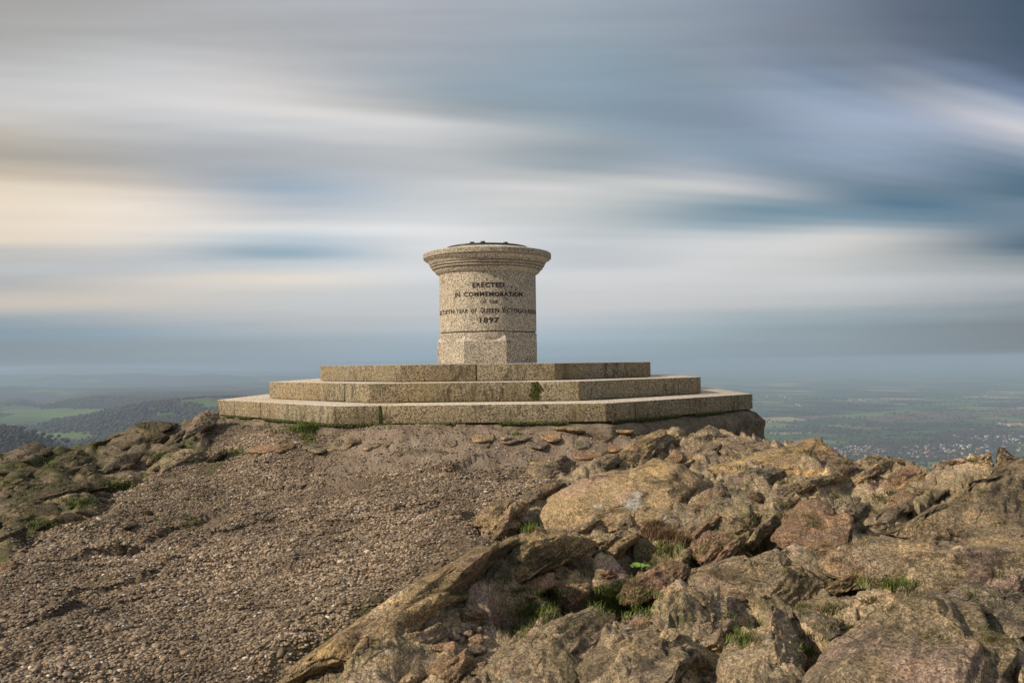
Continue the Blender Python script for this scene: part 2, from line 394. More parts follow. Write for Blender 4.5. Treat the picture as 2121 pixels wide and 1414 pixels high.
    return (z, g, sd, e1, e2, od) if full else z


# ------------------------------------------------------------------ materials
def new_mat(name):
    m = bpy.data.materials.new(name); m.use_nodes = True; t = NT(m.node_tree); t.n.clear()
    o = t.add('ShaderNodeOutputMaterial'); b = t.add('ShaderNodeBsdfPrincipled'); t.l.new(b.outputs[0], o.inputs[0])
    b.inputs['Roughness'].default_value = 0.85; b.inputs['Specular IOR Level'].default_value = 0.25
    return m, t, b
def bump(t, b, hgt, strength, dist=0.01, prev=None):
    n = t.add('ShaderNodeBump'); n.inputs['Strength'].default_value = strength; n.inputs['Distance'].default_value = dist
    t.l.new(hgt, n.inputs['Height'])
    if prev is not None: t.l.new(prev, n.inputs['Normal'])
    t.l.new(n.outputs[0], b.inputs['Normal']); return n.outputs[0]
def rock_color(t, pos, tan=1.0, rnd=None):
    # weathered granite: dipping beds, stained dark, speckled, cracked
    strata = t.map(pos, (1.0, 1.0, 3.5), (0.35, -0.5, 0.6))
    n1 = t.noise(strata, 1.7, 6, 0.6, 0.4); n2 = t.noise(pos, 9.0, 5, 0.6)
    base = t.ramp(n1, [(0.26, (0.12, 0.094, 0.066)), (0.40, (0.25, 0.194, 0.125)), (0.52, (0.36, 0.272, 0.165)), (0.62, (0.33, 0.242, 0.165)), (0.78, (0.25, 0.208, 0.165))])
    pink = t.mix(t.rng(t.noise(pos, 2.3, 3), 0.54, 0.66), base, (0.34, 0.24, 0.19))
    c = t.mix(t.rng(n2, 0.35, 0.65, 0.0, 0.55), pink, t.mix(0.5, pink, (0.42, 0.34, 0.22)))
    sp = t.noise(pos, 95.0, 2, 0.7); sp2 = t.noise(pos, 38.0, 3, 0.6)
    k = t.math('MULTIPLY', t.rng(t.noise(pos, 170.0, 2, 0.7), 0.34, 0.66, 0.66, 1.42), t.math('MULTIPLY', t.rng(sp, 0.34, 0.66, 0.60, 1.45), t.rng(sp2, 0.3, 0.7, 0.75, 1.25)))
    if rnd is not None: k = t.math('MULTIPLY', k, t.rng(rnd, 0, 1, 0.8, 1.2, smooth=False))
    v = t.add('ShaderNodeVectorMath', operation='SCALE'); t.l.new(c, v.inputs[0]); t.l.new(k, v.inputs['Scale'])
    lich = t.math('MULTIPLY', t.rng(t.noise(pos, 6.0, 5, 0.7), 0.61, 0.68), t.rng(t.noise(pos, 60, 2), 0.42, 0.55))
    c = t.mix(t.math('MULTIPLY', lich, 0.55), v.outputs[0], (0.42, 0.42, 0.34))
    dk = t.rng(t.noise(strata, 4.0, 7, 0.72), 0.50, 0.64)
    c = t.mix(t.math('MULTIPLY', dk, 0.70), c, (0.048, 0.041, 0.028))
    c = t.mix(t.rng(t.noise(strata, 2.6, 4), 0.55, 0.70, 0, .8), c, t.mix(1.0, c, (1.6, 1.5, 1.3), 'MULTIPLY'))
    wp = t.vmath('ADD', strata, t.vmath('SCALE', t.noisec(pos, 5.0, 3)))
    sc3 = wp.node.inputs[1].links[0].from_node; sc3.inputs['Scale'].default_value = 0.16
    ed = t.voro(wp, 3.2, 0, 'DISTANCE_TO_EDGE')
    ck = t.math('MULTIPLY', t.rng(ed, 0.016, 0.003), t.rng(t.noise(pos, 1.7, 2), 0.45, 0.58))
    c = t.mix(t.math('MULTIPLY', ck, 0.85), c, (0.02, 0.017, 0.012))
    return c
def make_rock_mat(name='weathered_granite', mossy=1.0, tint=None):
    m, t, b = new_mat(name); g = t.add('ShaderNodeNewGeometry'); pos = g.outputs['Position']
    oi = t.add('ShaderNodeObjectInfo')
    c = rock_color(t, pos, 1.0, oi.outputs['Random'])
    c = t.mix(t.rng(g.outputs['Pointiness'], 0.51, 0.58, 0, .8), c, t.mix(1.0, c, (1.55, 1.5, 1.38), 'MULTIPLY'))  # bright edge highlights painted into the colour of convex ridges, along with some wear
    if tint: c = t.mix(tint[1], c, t.mix(1.0, c, tint[0], 'MULTIPLY'))
    ms = t.rng(t.noise(pos, 3.3, 6, 0.7), 0.56, 0.64)
    ms = t.math('MULTIPLY', ms, t.rng(t.noise(pos, 45, 3, 0.7), 0.35, 0.6))
    mc = t.ramp(t.noise(pos, 25, 2), [(0.35, (0.040, 0.042, 0.014)), (0.65, (0.125, 0.105, 0.028))])
    c = t.mix(t.math('MULTIPLY', ms, 0.75 * mossy), c, mc)
    t.l.new(c, b.inputs['Base Color'])
    p = bump(t, b, t.noise(pos, 22, 6, 0.72), 1.0, 0.06)
    p = bump(t, b, t.noise(pos, 90, 4, 0.75), 0.9, 0.014, p)
    return m
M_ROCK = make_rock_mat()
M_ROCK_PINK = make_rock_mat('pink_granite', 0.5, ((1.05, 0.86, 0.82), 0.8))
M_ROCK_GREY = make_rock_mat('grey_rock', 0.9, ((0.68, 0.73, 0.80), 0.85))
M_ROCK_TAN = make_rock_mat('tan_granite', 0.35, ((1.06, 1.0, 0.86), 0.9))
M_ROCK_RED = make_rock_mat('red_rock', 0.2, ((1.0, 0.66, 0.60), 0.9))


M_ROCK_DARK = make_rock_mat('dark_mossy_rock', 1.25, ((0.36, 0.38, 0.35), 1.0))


def make_ground_mat():
    m, t, b = new_mat('summit_ground'); g = t.add('ShaderNodeNewGeometry'); pos = g.outputs['Position']
    rc = rock_color(t, pos)
    ag = t.add('ShaderNodeAttribute', attribute_name='gravel').outputs['Fac']
    am = t.add('ShaderNodeAttribute', attribute_name='moss').outputs['Fac']
    ac = t.add('ShaderNodeAttribute', attribute_name='concrete').outputs['Fac']
    al = t.add('ShaderNodeAttribute', attribute_name='leftside').outputs['Fac']
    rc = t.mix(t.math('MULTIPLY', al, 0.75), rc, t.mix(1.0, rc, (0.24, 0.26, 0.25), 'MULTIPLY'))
    n = t.noise(pos, 3.0, 6, 0.6); vo = t.voro(pos, 62.0, 1); vd = t.voro(pos, 62.0, 0)
    sv = t.add('ShaderNodeSeparateColor'); t.l.new(vo, sv.inputs[0])
    gc = t.ramp(n, [(0.3, (0.088, 0.062, 0.038)), (0.5, (0.145, 0.104, 0.064)), (0.7, (0.215, 0.158, 0.100))])
    pc = t.ramp(sv.outputs[0], [(0.0, (0.10, 0.075, 0.06)), (0.35, (0.20, 0.145, 0.105)), (0.7, (0.29, 0.215, 0.155)), (0.95, (0.33, 0.24, 0.18)), (1.0, (0.62, 0.56, 0.48))])
    gc = t.mix(t.rng(vd, 0.55, 0.25, 0.15, 0.75), gc, pc)
    cc = t.ramp(t.noise(pos, 4.0, 5), [(0.3, (0.22, 0.168, 0.125)), (0.5, (0.33, 0.255, 0.19)), (0.7, (0.43, 0.34, 0.26))])
    cc = t.mix(0.35, cc, gc)
    gc = t.mix(ac, gc, cc)
    c = t.mix(ag, rc, gc)
    mc = t.ramp(t.noise(pos, 14, 4, 0.7), [(0.3, (0.020, 0.018, 0.010)), (0.48, (0.050, 0.046, 0.018)), (0.6, (0.075, 0.10, 0.022)), (0.8, (0.10, 0.09, 0.035))])
    c = t.mix(am, c, mc)
    far = t.rng(t.vmath('LENGTH', pos), 18, 40)
    ln = t.add('ShaderNodeVectorMath', operation='LENGTH'); t.l.new(pos, ln.inputs[0])
    fr = t.rng(ln.outputs['Value'], 16, 35)
    gr = t.ramp(t.noise(pos, 0.05, 6, 0.6), [(0.35, (0.06, 0.07, 0.025)), (0.65, (0.12, 0.10, 0.055))])
    c = t.mix(fr, c, gr)
    t.l.new(c, b.inputs['Base Color'])
    hg = t.math('MULTIPLY', t.math('SUBTRACT', 0.6, vd), ag)
    p = bump(t, b, hg, 0.9, 0.012)
    p = bump(t, b, t.noise(pos, 24, 6, 0.7), 0.7, 0.045, p)
    p = bump(t, b, t.noise(pos, 120, 3, 0.7), 0.55, 0.010, p)
    return m


def make_granite(name, dirt=1.0):
    m, t, b = new_mat(name); g = t.add('ShaderNodeNewGeometry'); pos = g.outputs['Position']
    oi = t.add('ShaderNodeObjectInfo')
    a = t.noise(pos, 74, 4, 0.8); s2 = t.voro(pos, 95, 1); sc = t.add('ShaderNodeSeparateColor'); t.l.new(s2, sc.inputs[0])
    c = t.ramp(a, [(0.36, (0.06, 0.050, 0.040)), (0.44, (0.24, 0.205, 0.160)), (0.52, (0.46, 0.40, 0.32)), (0.63, (0.74, 0.68, 0.58))])
    c = t.mix(t.rng(sc.outputs[0], 0.80, 0.92, 0, 0.75), c, (0.07, 0.055, 0.045))
    c = t.mix(t.rng(sc.outputs[1], 0.82, 0.95, 0, 0.6), c, (0.74, 0.68, 0.58))
    warm = t.rng(t.noise(pos, 1.6, 4), 0.35, 0.7, 0, 0.5 * dirt)
    c = t.mix(warm, c, t.mix(1.0, c, (1.0, 0.84, 0.60), 'MULTIPLY'))
    # rain-streaked grime and algae on upright faces only
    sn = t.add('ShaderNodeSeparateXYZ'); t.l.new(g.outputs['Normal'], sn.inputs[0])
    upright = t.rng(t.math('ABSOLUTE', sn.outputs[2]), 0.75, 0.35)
    st = t.rng(t.noise(t.map(pos, (1, 1, 0.30)), 16, 6, 0.75), 0.44, 0.66)
    big = t.rng(t.noise(pos, 2.2, 3), 0.42, 0.60)
    k = t.math('MULTIPLY', t.math('MULTIPLY', st, big), upright)
    c = t.mix(t.math('MULTIPLY', k, 0.85 * dirt), c, (0.055, 0.048, 0.028))
    alg = t.math('MULTIPLY', t.rng(t.noise(pos, 3.4, 4, 0.6), 0.48, 0.68), upright)
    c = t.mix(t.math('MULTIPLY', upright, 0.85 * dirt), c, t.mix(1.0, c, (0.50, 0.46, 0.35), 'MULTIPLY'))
    c = t.mix(t.math('MULTIPLY', alg, 0.55 * dirt), c, t.mix(0.8, c, (0.17, 0.145, 0.06)))
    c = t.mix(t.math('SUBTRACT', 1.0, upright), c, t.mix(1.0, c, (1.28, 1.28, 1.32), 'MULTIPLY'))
    tone = t.rng(oi.outputs['Random'], 0, 1, 0.88, 1.08, smooth=False)
    v = t.add('ShaderNodeVectorMath', operation='SCALE'); t.l.new(c, v.inputs[0]); t.l.new(tone, v.inputs['Scale'])
    t.l.new(v.outputs[0], b.inputs['Base Color']); b.inputs['Roughness'].default_value = 0.8
    p = bump(t, b, a, 0.5, 0.006); bump(t, b, t.noise(pos, 14, 5, 0.6), 0.25, 0.02, p)
    return m
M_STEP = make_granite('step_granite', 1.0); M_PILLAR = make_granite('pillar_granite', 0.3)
M_CONC, t, b = new_mat('old_concrete'); g = t.add('ShaderNodeNewGeometry'); pos = g.outputs['Position']
c = t.ramp(t.noise(pos, 5, 6, 0.7), [(0.32, (0.055, 0.046, 0.03)), (0.5, (0.165, 0.13, 0.09)), (0.68, (0.27, 0.22, 0.15))])
c = t.mix(t.rng(t.noise(pos, 70, 2), 0.55, 0.68, 0, 0.6), c, (0.36, 0.31, 0.24))
t.l.new(c, b.inputs['Base Color']); p = bump(t, b, t.noise(pos, 30, 6, 0.7), 0.8, 0.04)
M_MORTAR, t, b = new_mat('dark_joint'); b.inputs['Base Color'].default_value = (0.05, 0.042, 0.032, 1)
M_LETTER, t, b = new_mat('lead_lettering'); b.inputs['Base Color'].default_value = (0.018, 0.015, 0.013, 1); b.inputs['Roughness'].default_value = 0.6
M_BRONZE, t, b = new_mat('weathered_bronze'); g = t.add('ShaderNodeNewGeometry')
c = t.ramp(t.noise(g.outputs['Position'], 12, 4), [(0.35, (0.06, 0.048, 0.036)), (0.6, (0.11, 0.095, 0.075))])
t.l.new(c, b.inputs['Base Color']); b.inputs['Metallic'].default_value = 0.7; b.inputs['Roughness'].default_value = 0.5

# ------------------------------------------------------------------ rocks
ROCKS, ROCKFORM = [], []
def ico(sub):
    bm = bmesh.new(); bmesh.ops.create_icosphere(bm, subdivisions=sub, radius=1.0)
    v = np.array([q.co[:] for q in bm.verts]); f = np.array([[q.index for q in t_.verts] for t_ in bm.faces]); bm.free(); return v, f
ICO = {k: ico(k) for k in (2, 3, 4, 5, 6)}
def seg_d(px, py, L):
    d = np.full(px.shape, 1e9)
    for (ax, ay), (bx, by) in zip(L[:-1], L[1:]):
        ex, ey = bx - ax, by - ay; t_ = np.clip(((px - ax) * ex + (py - ay) * ey) / (ex * ex + ey * ey + 1e-9), 0, 1)
        d = np.minimum(d, np.hypot(px - ax - t_ * ex, py - ay - t_ * ey))
    return d
def rock_from_outline(pts, thick=0.5, sub=5, mat=None, seed=0, lean=0.62, rough=1.0, name='rock', parent=None, fit_px=1.0, crest=None, **props):
    P = np.array(pts, float); P = P.mean(0) + (P - P.mean(0)) * np.array([1.05, 1.02]); c = (P.min(0) + P.max(0)) / 2; c = 0.5 * c + 0.5 * P.mean(0)
    hits = [(p, hit(*p)) for p in P]; ok = [(p, h) for p, h in hits if h]
    bot = P[P[:, 1].argmax()]; hb = hit(*bot) or (max(h for _, h in ok) if ok else 7.0)
    if len(ok) >= 4:
        A = np.array([[1, p[0] - bot[0], p[1] - bot[1]] for p, _ in ok]); y_ = np.array([h for _, h in ok])
        A2 = np.vstack([A, [[3, 0, 0]], [[0, 200, 0]], [[0, 0, 60]]]); y2 = np.r_[y_, 3 * hb, 0, 0]
        co = np.linalg.lstsq(A2, y2, rcond=None)[0]
    else: co = np.array([hb, 0, -0.004])
    co[2] = min(co[2], 0) * lean; co[1] = np.clip(co[1], -0.006, 0.006)
    v, f = ICO[min(sub + 1, 6)]
    V_ = v.copy()
    r2 = np.random.default_rng(seed + 11)
    rho = np.hypot(v[:, 0], v[:, 2]); th = np.arctan2(v[:, 2], v[:, 0])          # z up, x right
    # outline radius as a function of direction from c
    fine = []
    for a, b_ in zip(P, np.roll(P, -1, 0)):
        for s in np.linspace(0, 1, 12, endpoint=False): fine.append(a + (b_ - a) * s)
    fine = np.array(fine) - c; ft = np.arctan2(-fine[:, 1], fine[:, 0]); fr = np.hypot(*fine.T); o_ = np.argsort(ft); ft, fr = ft[o_], fr[o_]
    R = np.interp(th, np.r_[ft[-1] - 2 * math.pi, ft, ft[0] + 2 * math.pi], np.r_[fr[-1], fr, fr[0]])
    s = rho ** 0.85
    px = c[0] + R * s * np.cos(th); py = c[1] - R * s * np.sin(th)
    low = (th < 0); py = np.where(low, py + 0.40 * R * s * (-np.sin(th)), py)      # foot goes into the ground
    Yp = np.maximum(co[0] + co[1] * (px - bot[0]) + co[2] * (py - bot[1]), 1.3)
    Ym = float(co[0] + co[1] * (c[0] - bot[0]) + co[2] * (c[1] - bot[1]))
    size = max(min(np.ptp(P[:, 0]), np.ptp(P[:, 1])), 0.4 * max(np.ptp(P[:, 0]), np.ptp(P[:, 1]))) * Ym / F
    T = thick * size
    if crest is None:
        l_, r_, u_ = P[P[:, 0].argmin()], P[P[:, 0].argmax()], P[P[:, 1].argmin()]
        jx = r2.uniform(-.15, .15, 3); crest = [l_ * (.62 + jx[0]) + c * (.38 - jx[0]), u_ * (.62 + jx[1]) + c * (.38 - jx[1]), r_ * (.6 + jx[2]) + c * (.4 - jx[2])]
    Rm = fr.mean(); wob_ = perlin(np.stack([px / Rm * 2.2, py / Rm * 2.2, px * 0 + seed], 1)) * 0.12 * Rm
    dc = seg_d(px + wob_, py + wob_, [tuple(q_) for q_ in crest]) / Rm; oo = np.maximum(1 - s, 0)
    roof = oo / (oo + dc * 0.9 + 0.04); sph = np.sqrt(np.maximum(1 - s * s, 0))
    Yp = Yp + np.where(v[:, 1] > 0, v[:, 1] * T * 1.5, -T * (0.80 * roof + 0.30 * sph))
    dirs = np.array([ray(a, b_) for a, b_ in zip(px, py)])
    W = dirs / dirs[:, 1:2] * Yp[:, None]
    ctr = W.mean(0); L = W - ctr
    # break the swelling form into facets
    rad_ = np.linalg.norm(L, axis=1)
    nn = L / rad_[:, None]
    for k in range(5):
        d = r2.normal(size=3) * (1.0, 0.55, 0.8); d[1] = -abs(d[1]) - 0.25; d /= np.linalg.norm(d)
        ext = (L @ d).max(); lim = ext * r2.uniform(0.60, 0.84); over = L @ d - lim
        L = L - np.outer(np.maximum(over, 0) * 0.93, d)
    sc = max(size, 0.05)
    q = (L + ctr) 
    strata = np.array([0.5, -0.35, 0.8]); strata /= np.linalg.norm(strata)
    tq = q + 0.9 * np.outer(q @ strata, strata)
    sc = min(sc, 0.5); A_ = 0.062 * sc * rough
    disp = A_ * fbm(tq / (0.55 * sc) + seed * 3.1, 5, 0.55) 
    rid = np.abs(perlin(tq / (0.30 * sc) + seed)); disp -= A_ * 0.9 * np.exp(-(rid / 0.05) ** 2) * sstep(perlin(q / (0.8 * sc) + 7), 0.0, 0.35)
    bm_ = sstep(perlin(q / (1.1 * sc) + seed * 1.7), -0.25, 0.25)
    disp += bm_ * (bedding(q, 0.40 * sc, seed) - 0.5) * 0.16 * sc + (bedding(q, 0.13 * sc, seed + 5) - 0.5) * 0.035 * sc
    disp += 0.008 * rough * fbm(q * 14, 5, 0.62)
    L = L + nn * disp[:, None]
    m = mat or M_ROCK
    wz_ = L + ctr; upv = wz_[wz_[:, 2] > np.percentile(wz_[:, 2], 35)]
    ROCKFORM.append((upv[:, 0].mean(), upv[:, 1].mean(), np.linalg.inv(np.cov(upv[:, :2].T) * 2.7 + np.eye(2) * 1e-4), wz_[:, 2].max(), wz_[:, 2].max() - (wz_[:, 2].mean())))
    o = mesh_obj(name, L, f, m, parent, loc=tuple(ctr), **props); ROCKS.append(o); return o
big = dict(
 A=([(1666,1414),(1707,1364),(1759,1311),(1800,1279),(1853,1250),(1889,1230),(1926,1223),(1975,1242),(2011,1271),(2027,1307),(2068,1324),(2121,1348),(2160,1420),(2100,1500),(1700,1500)], .55, 6, None, 'broad dome of speckled grey-brown rock in the lower right corner'),
 B=([(1180,1414),(1195,1380),(1225,1345),(1290,1320),(1340,1308),(1385,1310),(1420,1340),(1470,1370),(1510,1414),(1480,1470),(1200,1470)], .6, 5, None, 'rounded pinkish-brown rock cut by the bottom edge, left of the steep pointed rock'),
 C=([(1516,1348),(1540,1324),(1585,1287),(1609,1255),(1625,1259),(1638,1291),(1662,1324),(1666,1356),(1650,1397),(1625,1430),(1530,1430),(1512,1380)], .6, 5, None, 'steep pointed rock between two rounded rocks at the bottom of the outcrop'),
 D=([(1341,1271),(1370,1235),(1414,1215),(1487,1212),(1500,1290),(1502,1350),(1463,1362),(1430,1345),(1345,1300)], .5, 5, None, 'smooth sloping rock beside the grass, behind the pointed rock'),
 E=([(1418,1214),(1443,1177),(1512,1157),(1544,1149),(1556,1161),(1597,1139),(1625,1149),(1650,1173),(1694,1198),(1715,1218),(1666,1250),(1609,1262),(1552,1255),(1487,1220)], .5, 5, None, 'double-humped rock in the middle of the right outcrop with a dark hollow on its right'),
 F=([(1694,1165),(1739,1129),(1784,1115),(1849,1115),(1950,1123),(2031,1129),(2160,1140),(2160,1215),(1991,1214),(1926,1222),(1869,1206),(1788,1202),(1727,1186)], .7, 6, None, 'long low slab above the dome-shaped rock, grass tufts along its foot'),
 H=([(2180,915),(2121,938),(2091,956),(2076,967),(2049,991),(2023,1003),(1987,1018),(1960,1036),(1916,1050),(1895,1065),(1812,1095),(1800,1112),(1950,1122),(2200,1128)], .5, 6, None, 'big dark-stained boulder sloping up to the right edge of the view'),
 S=([(1118,1086),(1141,1030),(1200,993),(1271,979),(1328,965),(1350,953),(1393,959),(1455,973),(1500,985),(1480,1005),(1440,1025),(1431,1050),(1420,1075),(1379,1086),(1314,1072),(1215,1078),(1152,1092)], .35, 6, M_ROCK_TAN, 'large smooth tan slab with a white lichen patch, below the monument steps'),
 I=([(1470,968),(1559,946),(1619,929),(1666,911),(1699,906),(1708,923),(1723,932),(1738,943),(1767,958),(1806,973),(1809,982),(1767,985),(1726,992),(1678,998),(1619,998),(1559,990),(1500,986)], .5, 5, M_ROCK_TAN, 'peaked rock on the skyline right of the steps'),
 U=([(1232,973),(1299,925),(1339,900),(1367,890),(1379,897),(1381,914),(1367,934),(1333,956),(1299,970)], .6, 5, M_ROCK_TAN, 'leaning tan rock below the right corner of the lowest step'),
 AA=([(560,1401),(630,1345),(700,1307),(769,1268),(839,1216),(895,1185),(944,1160),(979,1136),(1048,1121),(1072,1140),(1040,1190),(995,1240),(935,1285),(885,1320),(845,1352),(820,1385),(800,1415),(760,1445),(520,1445)], .5, 6, M_ROCK_TAN, 'long narrow slab along the gravel edge, running down to the bottom edge'),
 BB=([(769,1380),(783,1338),(804,1307),(860,1265),(909,1237),(930,1254),(951,1261),(961,1303),(926,1324),(891,1352),(874,1390),(832,1450),(740,1450)], .4, 5, None, 'flat-faced leaning slab with yellow lichen, below the long narrow slab'),
 CC=([(951,1275),(954,1234),(979,1220),(1000,1181),(1048,1143),(1104,1097),(1153,1096),(1199,1110),(1240,1125),(1215,1150),(1153,1165),(1118,1180),(1083,1200),(1031,1222),(1010,1250),(989,1290),(961,1303)], .5, 6, M_ROCK_TAN, 'hump-backed rock rising above the grassy hollow, next to the gravel'),
 HH=([(960,1430),(993,1387),(1048,1345),(1118,1303),(1188,1268),(1223,1258),(1265,1275),(1272,1293),(1250,1310),(1258,1338),(1223,1365),(1153,1450),(990,1470)], .5, 5, None, 'grey-brown wedge of rock below the grassy hollow'),
 T=([(983,1069),(1017,1044),(1053,1033),(1090,1041),(1100,1064),(1067,1086),(1045,1109),(1025,1106),(997,1086)], .6, 5, M_ROCK_TAN, 'small tan hump at the gravel edge with grass on its right'),
 L=([(1600,1110),(1619,1086),(1634,1062),(1666,1036),(1690,1034),(1714,1042),(1735,1062),(1776,1059),(1797,1080),(1809,1101),(1782,1150),(1680,1140)], .5, 5, M_ROCK_PINK, 'pinkish banded rock beneath the grey oval stone'),
 Q=([(1925,964),(1963,955),(2005,949),(2043,940),(2064,952),(2086,965),(2049,990),(2005,992),(1975,994),(1940,988)], .6, 5, None, 'rounded skyline rock just left of the big dark-stained boulder'),
)
CREST = {'A': [(1740, 1400), (1850, 1290), (1926, 1245), (2000, 1330), (2060, 1414)], 'B': [(1230, 1400), (1330, 1325), (1420, 1370), (1480, 1440)], 'C': [(1609, 1262), (1622, 1330), (1640, 1400)], 'D': [(1400, 1235), (1485, 1225), (1492, 1290), (1498, 1345)], 'E': [(1440, 1190), (1597, 1150), (1640, 1200), (1660, 1245)], 'F': [(1720, 1150), (1849, 1128), (2160, 1165)], 'H': [(1830, 1100), (1990, 1040), (2100, 985), (2180, 960)], 'S': [(1150, 1060), (1250, 1000), (1350, 975), (1430, 1000)], 'I': [(1500, 975), (1600, 950), (1690, 915), (1740, 950)], 'U': [(1250, 965), (1320, 915), (1375, 900)], 'AA': [(570, 1400), (770, 1285), (900, 1205), (1040, 1140)], 'BB': [(775, 1370), (860, 1285), (925, 1250), (950, 1290)], 'CC': [(975, 1260), (1020, 1185), (1100, 1120), (1200, 1120)], 'HH': [(1000, 1400), (1120, 1320), (1223, 1275), (1250, 1340)], 'T': [(1000, 1060), (1053, 1042), (1060, 1090)], 'L': [(1640, 1100), (1690, 1050), (1760, 1075)], 'Q': [(1940, 970), (2040, 948)]}
for i, (k, (pts, th_, sub, mat, lab)) in enumerate(big.items()):
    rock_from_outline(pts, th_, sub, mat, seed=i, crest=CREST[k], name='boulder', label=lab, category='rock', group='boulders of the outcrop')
lich_o = [o for o in COL.objects if o.name.startswith('boulder') and 'lichen patch' in o.get('label', '')][0]
wv = np.array([v.co[:] for v in lich_o.data.vertices]) + np.array(lich_o.location)
def spot(px, py):
    a, b_, c_ = ray(px, py); q = np.hypot(wv[:, 0] / wv[:, 1] - a / b_, wv[:, 2] / wv[:, 1] - c_ / b_) + (wv[:, 1] - wv[:, 1].min()) * 0.002
    return tuple(wv[q.argmin()])
m, t, b = new_mat('tan_granite_with_lichen'); g = t.add('ShaderNodeNewGeometry'); pos = g.outputs['Position']
c = rock_color(t, pos); c = t.mix(1.0, c, (1.05, 0.98, 0.84), 'MULTIPLY')
for (px, py, r_) in ((1310, 1040, .075), (1317, 1022, .04), (1240, 1047, .03), (1225, 1068, .025), (1375, 1075, .05)):
    dn = t.add('ShaderNodeVectorMath', operation='DISTANCE'); t.l.new(pos, dn.inputs[0]); dn.inputs[1].default_value = spot(px, py)
    dd_ = t.math('ADD', dn.outputs['Value'], t.math('MULTIPLY', t.math('SUBTRACT', t.noise(pos, 28, 4, .7), .5), r_ * 1.8))
    c = t.mix(t.math('MULTIPLY', t.math('MULTIPLY', t.rng(dd_, r_, r_ * .6), t.rng(t.noise(pos, 75, 3, .7), .36, .56)), .85), c, (.50, .50, .44))
t.l.new(c, b.inputs['Base Color']); p = bump(t, b, t.noise(pos, 22, 6, 0.68), 0.7, 0.05); bump(t, b, t.noise(pos, 110, 4, 0.7), 0.6, 0.012, p)
lich_o.data.materials[0] = m
